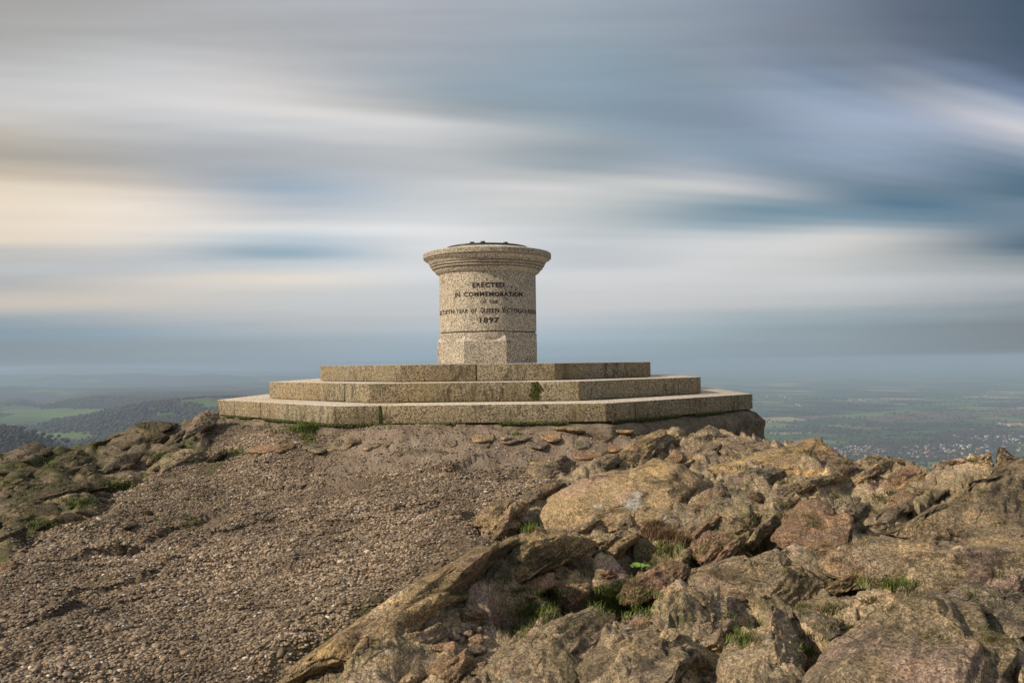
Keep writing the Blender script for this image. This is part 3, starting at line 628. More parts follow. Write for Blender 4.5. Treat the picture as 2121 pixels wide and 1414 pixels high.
parts = [
 ([(1536,1198),(1560,1190),(1585,1218),(1633,1246),(1605,1262),(1544,1222)], .6, 4, None),
 ([(1966,1234),(2003,1204),(2052,1218),(2160,1235),(2160,1345),(2068,1320),(2031,1283),(2011,1259)], .5, 5, M_ROCK_GREY),
 ([(1524,985),(1559,967),(1604,967),(1640,985),(1625,994),(1586,1012),(1545,1003)], .5, 4, M_ROCK_GREY),
 ([(1550,1027),(1610,1012),(1649,994),(1708,985),(1749,979),(1765,967),(1755,990),(1720,1004),(1666,1030),(1634,1028),(1598,1047),(1559,1049)], .7, 5, None),
 ([(1729,1036),(1747,1027),(1782,1030),(1797,1042),(1785,1053),(1752,1058),(1732,1050)], .7, 4, M_ROCK_GREY),
 ([(1827,1003),(1856,979),(1883,964),(1916,963),(1922,973),(1910,985),(1922,1009),(1886,1014),(1842,1018)], .6, 4, M_ROCK_PINK),
 ([(1836,1050),(1865,1012),(1916,1009),(1919,1024),(1904,1042),(1907,1059),(1856,1067)], .6, 4, M_ROCK_PINK),
 ([(1770,955),(1812,944),(1836,946),(1886,955),(1895,965),(1842,974),(1797,972)], .8, 4, None),
 ([(1975,1000),(2005,985),(2020,997),(2002,1012),(1970,1018)], .7, 4, None),
 ([(1376,891),(1404,885),(1424,894),(1430,910),(1384,919)], .8, 4, None),
 ([(1418,920),(1447,891),(1469,880),(1486,888),(1497,905),(1508,931),(1489,947),(1435,944)], .6, 5, None),
 ([(1376,953),(1396,931),(1415,936),(1422,953),(1390,960)], .7, 4, M_ROCK_PINK),
 ([(1480,910),(1524,903),(1565,913),(1610,926),(1604,942),(1545,946),(1508,952)], .7, 5, None),
 ([(1441,1052),(1464,1021),(1483,1007),(1514,1013),(1551,1030),(1543,1052),(1497,1078),(1466,1095)], .5, 5, M_ROCK_PINK),
 ([(1424,1143),(1441,1117),(1469,1100),(1506,1104),(1525,1109),(1500,1140),(1469,1168),(1441,1176)], .5, 5, M_ROCK_PINK),
 ([(1506,1069),(1560,1062),(1580,1085),(1570,1105),(1526,1110)], .6, 4, None),
 ([(993,1275),(1003,1251),(1028,1246),(1038,1275),(1035,1293),(1000,1305)], .6, 4, M_ROCK_PINK),
 ([(1055,1254),(1069,1220),(1104,1195),(1146,1185),(1158,1202),(1118,1230),(1097,1264),(1059,1268)], .5, 4, M_ROCK_PINK),
 ([(1160,1230),(1174,1209),(1216,1207),(1223,1223),(1199,1240),(1171,1243)], .7, 4, M_ROCK_PINK),
 ([(1226,1202),(1240,1186),(1272,1179),(1282,1195),(1258,1205),(1233,1208)], .7, 4, M_ROCK_RED),
 ([(1255,1238),(1301,1206),(1345,1190),(1366,1165),(1394,1160),(1422,1169),(1430,1194),(1402,1213),(1341,1230),(1280,1246)], .6, 5, M_ROCK_PINK),
 ([(1638,1263),(1686,1263),(1727,1283),(1751,1315),(1727,1330),(1666,1305)], .6, 4, M_ROCK_GREY),
 ([(1210,1080),(1229,1070),(1245,1083),(1229,1091)], .8, 3, None),
 ([(1276,1098),(1288,1072),(1305,1066),(1324,1081),(1321,1097),(1294,1104)], .7, 4, None),
 ([(1225,1128),(1257,1106),(1285,1098),(1318,1104),(1326,1120),(1285,1136),(1243,1144)], .6, 4, None),
 ([(1228,1151),(1251,1135),(1270,1151),(1257,1160)], .7, 3, M_ROCK_GREY),
 ([(1130,1128),(1160,1108),(1200,1112),(1225,1135),(1195,1150),(1150,1148)], .7, 4, None),
 ([(1090,975),(1120,955),(1165,945),(1200,950),(1190,970),(1140,990),(1100,1000)], .4, 4, None),
 ([(1190,980),(1220,955),(1262,940),(1290,938),(1270,962),(1225,985)], .5, 4, None),
 ([(1120,1010),(1150,992),(1185,985),(1190,1000),(1150,1020)], .5, 4, M_ROCK_GREY),
 ([(1060,1045),(1090,1022),(1125,1012),(1135,1028),(1100,1050)], .5, 4, M_ROCK_GREY),
 ([(860,1425),(890,1385),(930,1352),(960,1345),(985,1362),(970,1400),(930,1440)], .5, 4, M_ROCK_PINK),
 ([(1265,1300),(1300,1282),(1345,1290),(1345,1312),(1300,1325),(1268,1318)], .6, 4, None),
 # left side
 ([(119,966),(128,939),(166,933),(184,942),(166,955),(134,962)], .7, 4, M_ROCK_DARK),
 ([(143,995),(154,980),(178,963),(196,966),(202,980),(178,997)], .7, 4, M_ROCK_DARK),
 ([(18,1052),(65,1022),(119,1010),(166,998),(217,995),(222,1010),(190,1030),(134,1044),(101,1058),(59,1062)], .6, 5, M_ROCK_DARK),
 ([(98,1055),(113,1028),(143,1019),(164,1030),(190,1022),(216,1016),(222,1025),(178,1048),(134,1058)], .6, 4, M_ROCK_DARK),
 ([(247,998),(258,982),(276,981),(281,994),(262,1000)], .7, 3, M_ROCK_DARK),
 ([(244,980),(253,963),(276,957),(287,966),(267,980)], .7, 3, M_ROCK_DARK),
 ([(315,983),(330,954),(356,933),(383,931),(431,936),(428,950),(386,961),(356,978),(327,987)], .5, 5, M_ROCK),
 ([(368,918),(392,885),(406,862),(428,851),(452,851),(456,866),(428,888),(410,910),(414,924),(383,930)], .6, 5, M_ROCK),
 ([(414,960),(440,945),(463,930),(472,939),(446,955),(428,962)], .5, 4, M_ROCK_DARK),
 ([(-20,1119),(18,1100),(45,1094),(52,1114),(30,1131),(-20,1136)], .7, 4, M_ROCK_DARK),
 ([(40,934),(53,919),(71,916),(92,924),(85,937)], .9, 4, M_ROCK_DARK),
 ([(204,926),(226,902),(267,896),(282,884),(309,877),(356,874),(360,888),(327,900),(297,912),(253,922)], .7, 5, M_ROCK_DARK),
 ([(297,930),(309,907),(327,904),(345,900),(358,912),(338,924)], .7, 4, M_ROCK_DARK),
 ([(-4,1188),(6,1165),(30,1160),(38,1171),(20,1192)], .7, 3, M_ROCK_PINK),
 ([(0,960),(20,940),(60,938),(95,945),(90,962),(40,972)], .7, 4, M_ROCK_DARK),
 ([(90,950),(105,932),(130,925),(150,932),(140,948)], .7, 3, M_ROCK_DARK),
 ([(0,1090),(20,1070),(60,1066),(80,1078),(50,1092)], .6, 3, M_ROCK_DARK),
]
for i, (pts, th_, sub, mat) in enumerate(parts):
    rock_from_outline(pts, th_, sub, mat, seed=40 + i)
# narrow ribs of the dipping beds, standing out of the outcrop side by side
RIBS = [(1400,1080,1500,1012,34),(1420,1118,1535,1045,28),(1556,1096,1650,1032,32),(1598,1146,1690,1084,32),(1690,1116,1800,1044,28),(1800,1094,1905,1034,26),(1640,1024,1765,968,24),(1750,1004,1855,957,20),
        (1500,1004,1600,962,22),(1275,966,1400,905,28),(1150,1016,1292,947,22),(1045,1056,1165,1002,22),(1850,1014,1955,976,20),(1378,1190,1445,1130,22),(700,1356,865,1252,30),(820,1396,955,1302,30),(1036,1236,1125,1168,24),
        (1690,1236,1795,1190,24),(1950,1090,2105,1020,34),(1500,1075,1585,1020,24),(1545,1130,1610,1070,24),(1465,1175,1550,1110,22),(1240,1160,1330,1105,20),(1150,1110,1260,1080,20),(1870,1060,1980,1015,22),(1290,1345,1400,1285,26),(630,1400,760,1320,24),
        (15,966,115,930,20),(55,1016,185,968,24),(118,1044,225,998,22),(200,986,295,940,22),(-5,1086,95,1040,26),(230,944,335,903,22),(295,966,375,922,20),(100,990,190,950,18),(-10,1010,70,975,22),(330,935,395,893,20),(150,940,240,912,16)]
for i, (xa, ya, xb, yb, wd_) in enumerate(RIBS):
    r2 = np.random.default_rng(500 + i); dv = np.array([xb - xa, yb - ya], float); L_ = np.hypot(*dv); tv = dv / L_; nv_ = np.array([tv[1], -tv[0]])
    if nv_[1] > 0: nv_ = -nv_
    top = [np.array([xa, ya]) + tv * L_ * f_ + nv_ * wd_ * h_ * r2.uniform(.8, 1.1) for f_, h_ in ((0.12, .30), (.38, .5), (.65, .62), (.9, .45))]
    low = [np.array([xa, ya]) + tv * L_ * f_ - nv_ * wd_ * h_ * r2.uniform(.8, 1.2) for f_, h_ in ((1.0, .15), (.8, .5), (.45, .55), (.1, .35))]
    pts = [(xa, ya)] + [tuple(q_) for q_ in top] + [(xb + 4, yb - 2)] + [tuple(q_) for q_ in low]
    m_ = M_ROCK_DARK if xb < 400 else (M_ROCK, M_ROCK_PINK, M_ROCK_TAN, M_ROCK, M_ROCK_GREY)[i % 5]
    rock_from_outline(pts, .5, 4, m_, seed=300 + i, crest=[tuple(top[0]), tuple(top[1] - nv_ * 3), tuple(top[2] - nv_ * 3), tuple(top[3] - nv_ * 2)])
# ------------------------------------------------------------------ summit ground (one sheet, fine where the photograph looks)
adn = np.radians(np.linspace(-41, 41, 861)); aco = np.radians(np.linspace(41, 319, 96))[1:-1]
ang = np.r_[adn, aco]
rad = np.r_[np.linspace(0.1, 1.3, 8)[:-1], np.exp(np.linspace(math.log(1.3), math.log(11.5), 430)), np.exp(np.linspace(math.log(11.5), math.log(900), 60))[1:]]
na, nr = len(ang), len(rad)
RR, AA = np.meshgrid(rad, ang, indexing='ij')
gx = (RR * np.sin(AA)).ravel(); gy = (RR * np.cos(AA)).ravel()
gz, gg, gsd, ge1, ge2, god = ground(gx, gy, True)
I = np.arange((nr - 1) * na).reshape(nr - 1, na); J = np.roll(I, -1, axis=1)
faces = np.stack([I, I + na, J + na, J], -1).reshape(-1, 4)[:, ::-1]
GV = np.stack([gx, gy, gz], 1); GV = np.vstack([GV, [[0, 0, ground(np.array([0.0]), np.array([0.0]))[0]]]])
M_GROUND = make_ground_mat()
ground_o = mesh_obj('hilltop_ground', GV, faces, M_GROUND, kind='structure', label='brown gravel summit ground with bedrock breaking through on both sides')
for o in ROCKS:
    if o.name.startswith('rock'): o.parent = ground_o
mo = (1 - gg) * sstep(fbm(P3(gx * 1.8, gy * 1.8, 31), 4) - (ge2 - 0.25) * 0.9 - (ge1 - .25) * .5, -0.10, 0.28)
mo = np.maximum(mo * (0.38 + 0.5 * sstep(gx, -1.5, -3)), 0.8 * np.exp(-(gsd / 0.10) ** 2) * sstep(perlin(P3(gx * 3, gy * 3, 2)), 0.0, 0.4) * sstep(gx, 2, -1))
mo = np.maximum(mo, sstep(fbm(P3(gx * 2.6, gy * 1.4, 77), 4), 0.35, 0.75) * sstep(gx, -0.6, -2.2) * gg * 0.6)
mo = np.maximum(mo, hollow(gx, gy) * (0.75 + 0.25 * perlin(P3(gx * 9, gy * 9, 5))))
mo = np.maximum(mo, 0.85 * ((god > -0.02) & (god < 0.10)) * sstep(perlin(P3(gx * 5, gy * 5, 12)), -0.2, 0.3) * np.exp(-np.maximum(god, 0) / 0.04))
conc = gg * sstep(god + perlin(P3(gx * 2.5, gy * 2.5, 8)) * 0.12, 1.0, 0.7) * sstep(gx, -1.9, -1.2)
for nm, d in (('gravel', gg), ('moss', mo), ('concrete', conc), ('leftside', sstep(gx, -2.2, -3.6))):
    attr(ground_o, nm, np.r_[d, d[0]])

# ------------------------------------------------------------------ monument
mon = empty('monument', (CX, CY, 0), ROT, category='monument',
            label='round granite toposcope pillar carved with an inscription, on three octagonal granite steps')
def oct_pt(R, k): a = -math.pi / 2 + math.pi / 8 + k * math.pi / 4; return (R * math.cos(a), R * math.sin(a))
def oct_at(R, a):
    k = round((a + math.pi / 2) / (math.pi / 4)); m_ = -math.pi / 2 + k * math.pi / 4
    r_ = R * math.cos(math.pi / 8) / math.cos(a - m_); return (r_ * math.cos(a), r_ * math.sin(a))
def joint_angle(px, R):
    """angle round the centre where a seen joint meets the outer face of a step"""
    dx, dy, _ = ray(px, 800); a0 = None; s = 3.0
    while s < 12:
        x, y = dx / dy * s - CX, s - CY
        xr, yr = x * math.cos(-ROT) - y * math.sin(-ROT), x * math.sin(-ROT) + y * math.cos(-ROT)
        a = math.atan2(yr, xr); q = oct_at(R, a)
        if math.hypot(xr, yr) <= math.hypot(*q): return a
        s += 0.002
    return -math.pi / 2
STEPS = [(1.9605, -0.006, 0.166, [987], 0.25), (2.5032, -0.172, 0.178, [714, 1108, 1405], 1.80), (3.034, -0.350, 0.160, [485, 787, 1315], 2.35)]
for R, zt, th_, joints, Rin in STEPS:
    core = []; nv = 8
    V_ = [(*oct_pt(R - 0.03, k), z) for z in (zt - th_ - 0.01, zt - 0.02) for k in range(8)]
    F_ = [[7, 6, 5, 4, 3, 2, 1, 0], list(range(8, 16))] + [[k, (k + 1) % 8, 8 + (k + 1) % 8, 8 + k] for k in range(8)]
    core = mesh_obj('step', V_, F_, M_MORTAR, mon, smooth=False)
    js = sorted(joint_angle(p, R) % (2 * math.pi) for p in joints)
    back = [a for a in ([0.5, 1.25, 2.0, 2.7] if len(js) > 1 else [0.6, 1.7, 2.7, 3.35])]
    cuts = sorted(set(js + back))
    gap = 0.005 / R
    for a0, a1 in zip(cuts, cuts[1:] + [cuts[0] + 2 * math.pi]):
        aa = [a0 + gap]
        for k in range(-2, 20):
            va = -math.pi / 2 + math.pi / 8 + k * math.pi / 4
            if a0 + gap + 0.01 < va < a1 - gap - 0.01: aa.append(va)
        aa.append(a1 - gap)
        bm = bmesh.new()
        outer = [oct_at(R, a) for a in aa]; inner = [oct_at(Rin, a) for a in aa][::-1]
        ring = outer + inner
        lo = [bm.verts.new((x, y, zt - th_ + 0.006)) for x, y in ring]; hi_ = [bm.verts.new((x, y, zt)) for x, y in ring]
        n_ = len(ring); bm.faces.new(hi_); bm.faces.new(lo[::-1])
        for k in range(n_): bm.faces.new((lo[k], lo[(k + 1) % n_], hi_[(k + 1) % n_], hi_[k]))
        bmesh.ops.bevel(bm, geom=bm.edges[:], offset=0.007, segments=2, affect='EDGES', profile=0.6)
        bmesh.ops.recalc_face_normals(bm, faces=bm.faces[:])
        bm_obj('granite_block', bm, M_STEP, core)
# rough concrete foundation under the lowest step
prof = [(2.90, -0.520), (3.01, -0.517), (3.075, -0.545), (3.14, -0.62), (3.16, -0.80), (3.18, -1.6)]
pz = np.interp(np.linspace(0, 5, 60), range(6), [p[1] for p in prof]); pr = np.interp(np.linspace(0, 5, 60), range(6), [p[0] for p in prof])
na_ = 640; FV = []
for zz, rr_ in zip(pz, pr):
    for k in range(na_):
        FV.append((*oct_at(rr_, -math.pi + 2 * math.pi * k / na_), zz))
FV = np.array(FV); n_ = fbm(FV * 3.5, 5, 0.6) * 0.035; rr_ = np.hypot(FV[:, 0], FV[:, 1])
FV[:, :2] *= ((rr_ + n_ * (FV[:, 2] < -0.53)) / rr_)[:, None]; FV[:, 2] += -np.abs(fbm(FV * 5 + 3, 3)) * 0.012
I_ = np.arange(59 * na_).reshape(59, na_); J_ = np.roll(I_, -1, 1)
mesh_obj('foundation', FV, np.stack([I_, I_ + na_, J_ + na_, J_], -1).reshape(-1, 4)[:, ::-1], M_CONC, mon)

def lathe(profile, segs, oct_r=None):
    V_ = []; 
    for r_, z_ in profile:
        for k in range(segs):
            a = -math.pi / 2 + math.pi / 8 + 2 * math.pi * k / segs; V_.append((r_ * math.cos(a), r_ * math.sin(a), z_))
    n_ = len(profile)
    F_ = [[i * segs + k, i * segs + (k + 1) % segs, (i + 1) * segs + (k + 1) % segs, (i + 1) * segs + k] for i in range(n_ - 1) for k in range(segs)]
    F_.append([(n_ - 1) * segs + k for k in range(segs)]); F_.append([k for k in range(segs)][::-1])
    return V_, F_
# octagonal foot with pyramid stops growing into the round shaft
R8, RC = 0.622, 0.5745; SEG = 160; V_ = []; zs = [-0.002, 0.004, 0.02, 0.12, 0.248] + list(np.linspace(0.253, 0.322, 10)) + [0.340, 0.3495]
for zz in zs:
    tt = min(max((zz - 0.250) / 0.070, 0), 1)
    for k in range(SEG):
        a = -math.pi / 2 + math.pi / 8 + 2 * math.pi * k / SEG
        ro = math.hypot(*oct_at(R8, a)); r_ = max(RC, ro - tt * (R8 - RC)) if zz > 0.25 else max(ro, RC)
        if zz < 0: r_ -= 0.006
        if zz > 0.345: r_ -= 0.005
        V_.append((r_ * math.cos(a), r_ * math.sin(a), zz))
n_ = len(zs); F_ = [[i * SEG + k, i * SEG + (k + 1) % SEG, (i + 1) * SEG + (k + 1) % SEG, (i + 1) * SEG + k] for i in range(n_ - 1) for k in range(SEG)]
F_ += [[(n_ - 1) * SEG + k for k in range(SEG)]]
mesh_obj('foot', V_, F_, M_PILLAR, mon, sharp=math.radians(14))
V_, F_ = lathe([(0.555, 0.345), (0.555, 0.372)], 96); mesh_obj('mortar_joint', V_, F_, M_MORTAR, mon, sharp=math.radians(40))
V_, F_ = lathe([(0.566, 0.3625), (0.5725, 0.368), (0.5725, 0.70), (0.5715, 1.045), (0.565, 1.052)], 160); shaft = mesh_obj('shaft', V_, F_, M_PILLAR, mon, sharp=math.radians(40))
cap_prof = [(0.560, 1.040), (0.577, 1.043), (0.588, 1.048), (0.606, 1.058), (0.620, 1.072), (0.629, 1.088), (0.628, 1.094), (0.618, 1.096), (0.618, 1.100), (0.646, 1.102), (0.655, 1.108), (0.657, 1.116), (0.652, 1.124), (0.640, 1.126), (0.640, 1.130),
            (0.668, 1.132), (0.676, 1.139), (0.676, 1.146), (0.668, 1.152), (0.660, 1.153), (0.660, 1.157), (0.684, 1.160), (0.693, 1.178), (0.708, 1.196), (0.726, 1.208), (0.742, 1.216), (0.742, 1.221), (0.736, 1.223), (0.738, 1.228), (0.754, 1.229), (0.758, 1.234), (0.758, 1.280), (0.753, 1.287),
            (0.744, 1.291), (0.700, 1.302), (0.620, 1.318), (0.520, 1.334), (0.505, 1.338), (0.50, 1.330), (0.1, 1.330)]
V_, F_ = lathe(cap_prof, 192); mesh_obj('cap', V_, F_, M_PILLAR, mon, sharp=math.radians(28))
V_, F_ = lathe([(0.490, 1.326), (0.490, 1.358), (0.484, 1.364), (0.470, 1.367), (0.30, 1.388), (0.12, 1.397), (0.02, 1.400)], 96)
plate = mesh_obj('direction_plate', V_, F_, M_BRONZE, mon, sharp=math.radians(30))
for a, r_, h_ in ((-2.01, .36, .02), (-1.66, .33, .022), (-0.98, .42, .016), (0.6, .36, .02), (2.2, .38, .02)):
    V_, F_ = lathe([(0.026, 0), (0.028, 0.004), (0.028, h_ * 1.0), (0.022, h_ * 1.25), (0.005, h_ * 1.3)], 16)
    mesh_obj('bolt', V_, F_, M_BRONZE, plate, loc=(r_ * math.cos(a), r_ * math.sin(a), 1.360 + (0.47 - r_) * .11), sharp=math.radians(40))

# inscription, letter by letter round the drum
th0 = math.atan2(-CY, -CX) - ROT
def line(words, zc, hgt, bold=0.0):
    for txt, a0, a1, hs in words:
        cu = bpy.data.curves.new('word', 'FONT'); cu.body = txt; cu.size = 1.0; cu.offset = bold; cu.space_character = 1.12; cu.resolution_u = 3
        tmp = bpy.data.objects.new('word', cu); COL.objects.link(tmp)
        me = bpy.data.meshes.new_from_object(tmp.evaluated_get(bpy.context.evaluated_depsgraph_get()))
        bpy.data.objects.remove(tmp); bpy.data.curves.remove(cu)
        bm = bmesh.new(); bm.from_mesh(me); bpy.data.meshes.remove(me)
        bmesh.ops.triangulate(bm, faces=bm.faces[:])
        ex = bmesh.ops.extrude_face_region(bm, geom=bm.faces[:])['geom']
        for v in ex:
            if isinstance(v, bmesh.types.BMVert): v.co.z += 1.0
        xs = [v.co.x for v in bm.verts]; ys = [v.co.y for v in bm.verts]; x0, x1 = min(xs), max(xs); caps = 0.70
        for v in bm.verts:
            u = (v.co.x - x0) / (x1 - x0); a = th0 + math.radians(a0 + (a1 - a0) * u)
            yy = v.co.y / caps
            r_ = 0.5690 if v.co.z < 0.5 else 0.5742
            v.co = Vector((r_ * math.cos(a), r_ * math.sin(a), zc + yy * hgt * hs))
        bmesh.ops.recalc_face_normals(bm, faces=bm.faces[:])
        bm_obj('lettering', bm, M_LETTER, shaft, sharp=0.5)
def zrow(yz): return (752.3 - (480 + yz / 5.05)) / F * 9.44
def arow(xz): return math.degrees(math.asin(max(-1, min(1, (xz - 851) / 508.0 * 0.997))))
line([('ERECTED', arow(700), arow(1018), 1)], zrow(577), 0.050, 0.035)
line([('IN', arow(520), arow(573), 1), ('COMMEMORATION', arow(614), arow(1202), 1)], zrow(673), 0.049, 0.038)
line([('OF', arow(775), arow(838), 1), ('THE', arow(868), arow(950), 1)], zrow(750), 0.037, 0.022)
line([('SIXTIETH', -79, arow(512), 1), ('YEAR', arow(532), arow(652), 1), ('OF', arow(680), arow(738), 1), ('Q', arow(778), arow(808), 1.25), ('UEEN', arow(812), arow(962), 1.02),
      ('V', arow(990), arow(1024), 1.25), ("ICTORIA'S", arow(1028), arow(1240), 1.02), ('REIGN', arow(1258), 79, 1)], zrow(845), 0.047, 0.024)
line([('1897', arow(770), arow(960), 1)], zrow(948), 0.055, 0.03)

# flat stones bedded in the apron below the steps
FLAT = [(646,933,44,20,2),(658,945,46,24,2),(699,930,52,8,0),(770,930,34,18,0),(836,935,28,16,2),(861,941,46,20,2),(898,941,50,22,0),(932,924,32,20,0),(991,932,44,18,2),(1001,912,50,12,3),
        (1050,918,30,20,0),(1068,915,52,26,2),(1114,928,40,20,2),(1144,914,48,20,1),(1206,929,38,26,2),(1130,963,74,14,3),(546,935,70,20,1),(591,935,44,20,1),(1180,900,60,16,3),(1235,905,56,24,1),
        (1260,925,50,16,1),(735,915,30,12,0),(800,925,22,10,0),(1290,895,50,14,3),(1215,945,50,10,1)]
for i, (x, y, w_, h_, mi) in enumerate(FLAT):
    pts = [(x + w_ / 2 * math.cos(a) * random.uniform(.85, 1.1), y + h_ / 2 * math.sin(a) * random.uniform(.85, 1.1)) for a in np.linspace(0, 2 * math.pi, 9)[:-1]]
    hh = hit(x, y)
    if not hh: continue
    c3 = at(x, y, hh); wx_ = w_ * hh / F / 2; wy_ = h_ / 2 * hh / F / 0.13; wy_ = min(wy_, wx_ * 1.2)
    v, f = ICO[4]; r2 = np.random.default_rng(i); Vv = v * np.array([wx_, wy_, 0.03])
    ang_ = np.arctan2(v[:, 1], v[:, 0]); Vv[:, :2] *= (1 + 0.16 * np.sin(ang_ * 2 + r2.uniform(0, 6)) + 0.1 * np.sin(ang_ * 3 + r2.uniform(0, 6)) + .05 * np.sin(ang_ * 5 + r2.uniform(0, 6)))[:, None]
    Vv[:, 2] = np.clip(Vv[:, 2], -0.03, 0.011) + fbm(v * 2.2 + i, 4) * 0.006
    gz_ = ground(np.array([c3[0]]), np.array([c3[1]]))[0]
    dx_ = ground(np.array([c3[0] + .08, c3[0]]), np.array([c3[1], c3[1] + .08]))
    Vv[:, 2] += 0.6 * (Vv[:, 0] * (dx_[0] - gz_) / .08 + Vv[:, 1] * (dx_[1] - gz_) / .08).clip(-.03, .03)
    mesh_obj('stone', Vv, f, [M_ROCK, M_ROCK_PINK, M_ROCK_GREY, M_ROCK_TAN][mi], ground_o, loc=(c3[0], c3[1], gz_ + 0.005))
# loose stones lying in the hollows of the outcrop
STONE = []
for k in range(6):
    v, f = ICO[3]; r2 = np.random.default_rng(100 + k); L = v.copy()
    for j in range(10):
        d = r2.normal(size=3); d /= np.linalg.norm(d); over = L @ d - r2.uniform(0.55, 0.85); L -= np.outer(np.maximum(over, 0) * .9, d)
    L += v * (fbm(v * 1.5 + k * 5, 4) * 0.14)[:, None]; me = mesh_obj('stone', L, f, [M_ROCK, M_ROCK_PINK, M_ROCK_GREY][k % 3], ground_o); STONE.append(me)
SP = []
def scatter_px(n, x0, x1, y0, y1, s0, s1):
    for _ in range(n):
        px, py = random.uniform(x0, x1), random.uniform(y0, y1); h = hit(px, py)
        if h:
            p = at(px, py, h); SP.append((p[0], p[1], random.uniform(s0, s1)))
scatter_px(40, 20, 1000, 1000, 1400, .010, .022); scatter_px(26, 870, 1010, 1330, 1410, .018, .045); scatter_px(40, 1030, 1330, 1130, 1290, .012, .04); scatter_px(40, 1480, 1760, 1050, 1330, .015, .05)
scatter_px(22, 1400, 2060, 965, 1120, .012, .035); scatter_px(20, 1280, 1500, 1290, 1400, .015, .04); scatter_px(40, 0, 420, 930, 1100, .02, .06); scatter_px(14, 390, 450, 905, 940, .012, .03); scatter_px(26, 0, 400, 935, 1110, .05, .10)
SPx = np.array(SP); sz, sg_ = ground(SPx[:, 0], SPx[:, 1], True)[:2]
kp = (SPx[:, 2] < .05) | (sg_ < .3); SP = [q for q, k_ in zip(SP, kp) if k_]; sz = sz[kp]
STONE_D = []
for k in range(3):
    o = STONE[k].copy(); o.data = STONE[k].data.copy(); o.data.materials[0] = M_ROCK_DARK; STONE_D.append(o); COL.objects.link(o)
for i, ((x, y, s), z) in enumerate(zip(SP, sz)):
    src = STONE[i % 6]; o = src if i < 6 else src.copy()
    if i >= 6:
        if x < -2.0: o.data = STONE_D[i % 3].data
        COL.objects.link(o)
    o.location = (x, y, z + s * (0.15 if s < .05 else -0.22)); o.rotation_euler = (random.uniform(-.4, .4), random.uniform(-.4, .4), random.uniform(0, 6.28) if s < .05 else random.uniform(.3, 1.0))
    o.scale = (s * random.uniform(.9, 1.5) * (1 if s < .05 else 1.35), s, s * random.uniform(.45, .8))

for o in STONE_D: bpy.data.objects.remove(o)
# ------------------------------------------------------------------ instanced small stuff (geometry nodes on the object's own points)
def instancer(name, pts, rots, scls, build, mat, **props):
    o = mesh_obj(name, pts, np.zeros((0, 3), np.int32), None, **props) if False else None
    me = bpy.data.meshes.new(name); me.vertices.add(len(pts)); me.vertices.foreach_set('co', np.asarray(pts, np.float32).ravel())
    for nm, d in (('rot', rots), ('scl', scls)):
        a = me.attributes.new(nm, 'FLOAT_VECTOR', 'POINT'); a.data.foreach_set('vector', np.asarray(d, np.float32).ravel())
    me.update(); o = bpy.data.objects.new(name, me); COL.objects.link(o); me.materials.append(mat)
    for k_, v_ in props.items(): o[k_] = v_
    ng = bpy.data.node_groups.new(name, 'GeometryNodeTree')
    ng.interface.new_socket('Geometry', in_out='INPUT', socket_type='NodeSocketGeometry'); ng.interface.new_socket('Geometry', in_out='OUTPUT', socket_type='NodeSocketGeometry')
    n = ng.nodes; l = ng.links; gi = n.new('NodeGroupInput'); go = n.new('NodeGroupOutput')
    ip = n.new('GeometryNodeInstanceOnPoints'); l.new(gi.outputs[0], ip.inputs['Points'])
    geo_ = build(ng); sm = n.new('GeometryNodeSetMaterial'); sm.inputs['Material'].default_value = mat; l.new(geo_, sm.inputs['Geometry'])
    ss = n.new('GeometryNodeSetShadeSmooth'); l.new(sm.outputs[0], ss.inputs[0]); l.new(ss.outputs[0], ip.inputs['Instance'])
    for nm, sock in (('rot', 'Rotation'), ('scl', 'Scale')):
        na_ = n.new('GeometryNodeInputNamedAttribute'); na_.data_type = 'FLOAT_VECTOR'; na_.inputs['Name'].default_value = nm
        l.new(na_.outputs[0], ip.inputs[sock])
    l.new(ip.outputs[0], go.inputs[0])
    md = o.modifiers.new('scatter', 'NODES'); md.node_group = ng
    return o
def build_pebble(sub, amt, nscale):
    def f(ng):
        n = ng.nodes; l = ng.links; ic = n.new('GeometryNodeMeshIcoSphere'); ic.inputs['Subdivisions'].default_value = sub; ic.inputs['Radius'].default_value = 1.0
        sp = n.new('GeometryNodeSetPosition'); l.new(ic.outputs[0], sp.inputs[0])
        nz = n.new('ShaderNodeTexNoise'); nz.inputs['Scale'].default_value = nscale; nz.inputs['Detail'].default_value = 2
        sb = n.new('ShaderNodeVectorMath'); sb.operation = 'SUBTRACT'; l.new(nz.outputs[1], sb.inputs[0]); sb.inputs[1].default_value = (.5, .5, .5)
        sc = n.new('ShaderNodeVectorMath'); sc.operation = 'SCALE'; l.new(sb.outputs[0], sc.inputs[0]); sc.inputs['Scale'].default_value = amt
        l.new(sc.outputs[0], sp.inputs['Offset']); return sp.outputs[0]
    return f
M_PEB, t, b = new_mat('pebble'); oi = t.add('ShaderNodeObjectInfo'); g = t.add('ShaderNodeNewGeometry')
c = t.ramp(oi.outputs['Random'], [(0.0, (0.07, 0.053, 0.038)), (0.25, (0.145, 0.110, 0.075)), (0.5, (0.22, 0.168, 0.113)), (0.70, (0.31, 0.240, 0.163)), (0.85, (0.24, 0.168, 0.117)), (0.90, (0.19, 0.17, 0.14)),
                                   (0.965, (0.32, 0.25, 0.18)), (0.985, (0.48, 0.42, 0.34)), (1.0, (0.55, 0.50, 0.44))])
c = t.mix(0.5, c, t.mix(1.0, c, t.ramp(t.noise(g.outputs['Position'], 120, 3), [(0.3, (0.5, 0.5, 0.5)), (0.7, (1.6, 1.55, 1.5))]), 'MULTIPLY'))
pn = t.rng(t.noise(g.outputs['Position'], 1.6, 5), 0.3, 0.7, 0.62, 1.28)
v = t.add('ShaderNodeVectorMath', operation='SCALE'); t.l.new(c, v.inputs[0]); t.l.new(pn, v.inputs['Scale'])
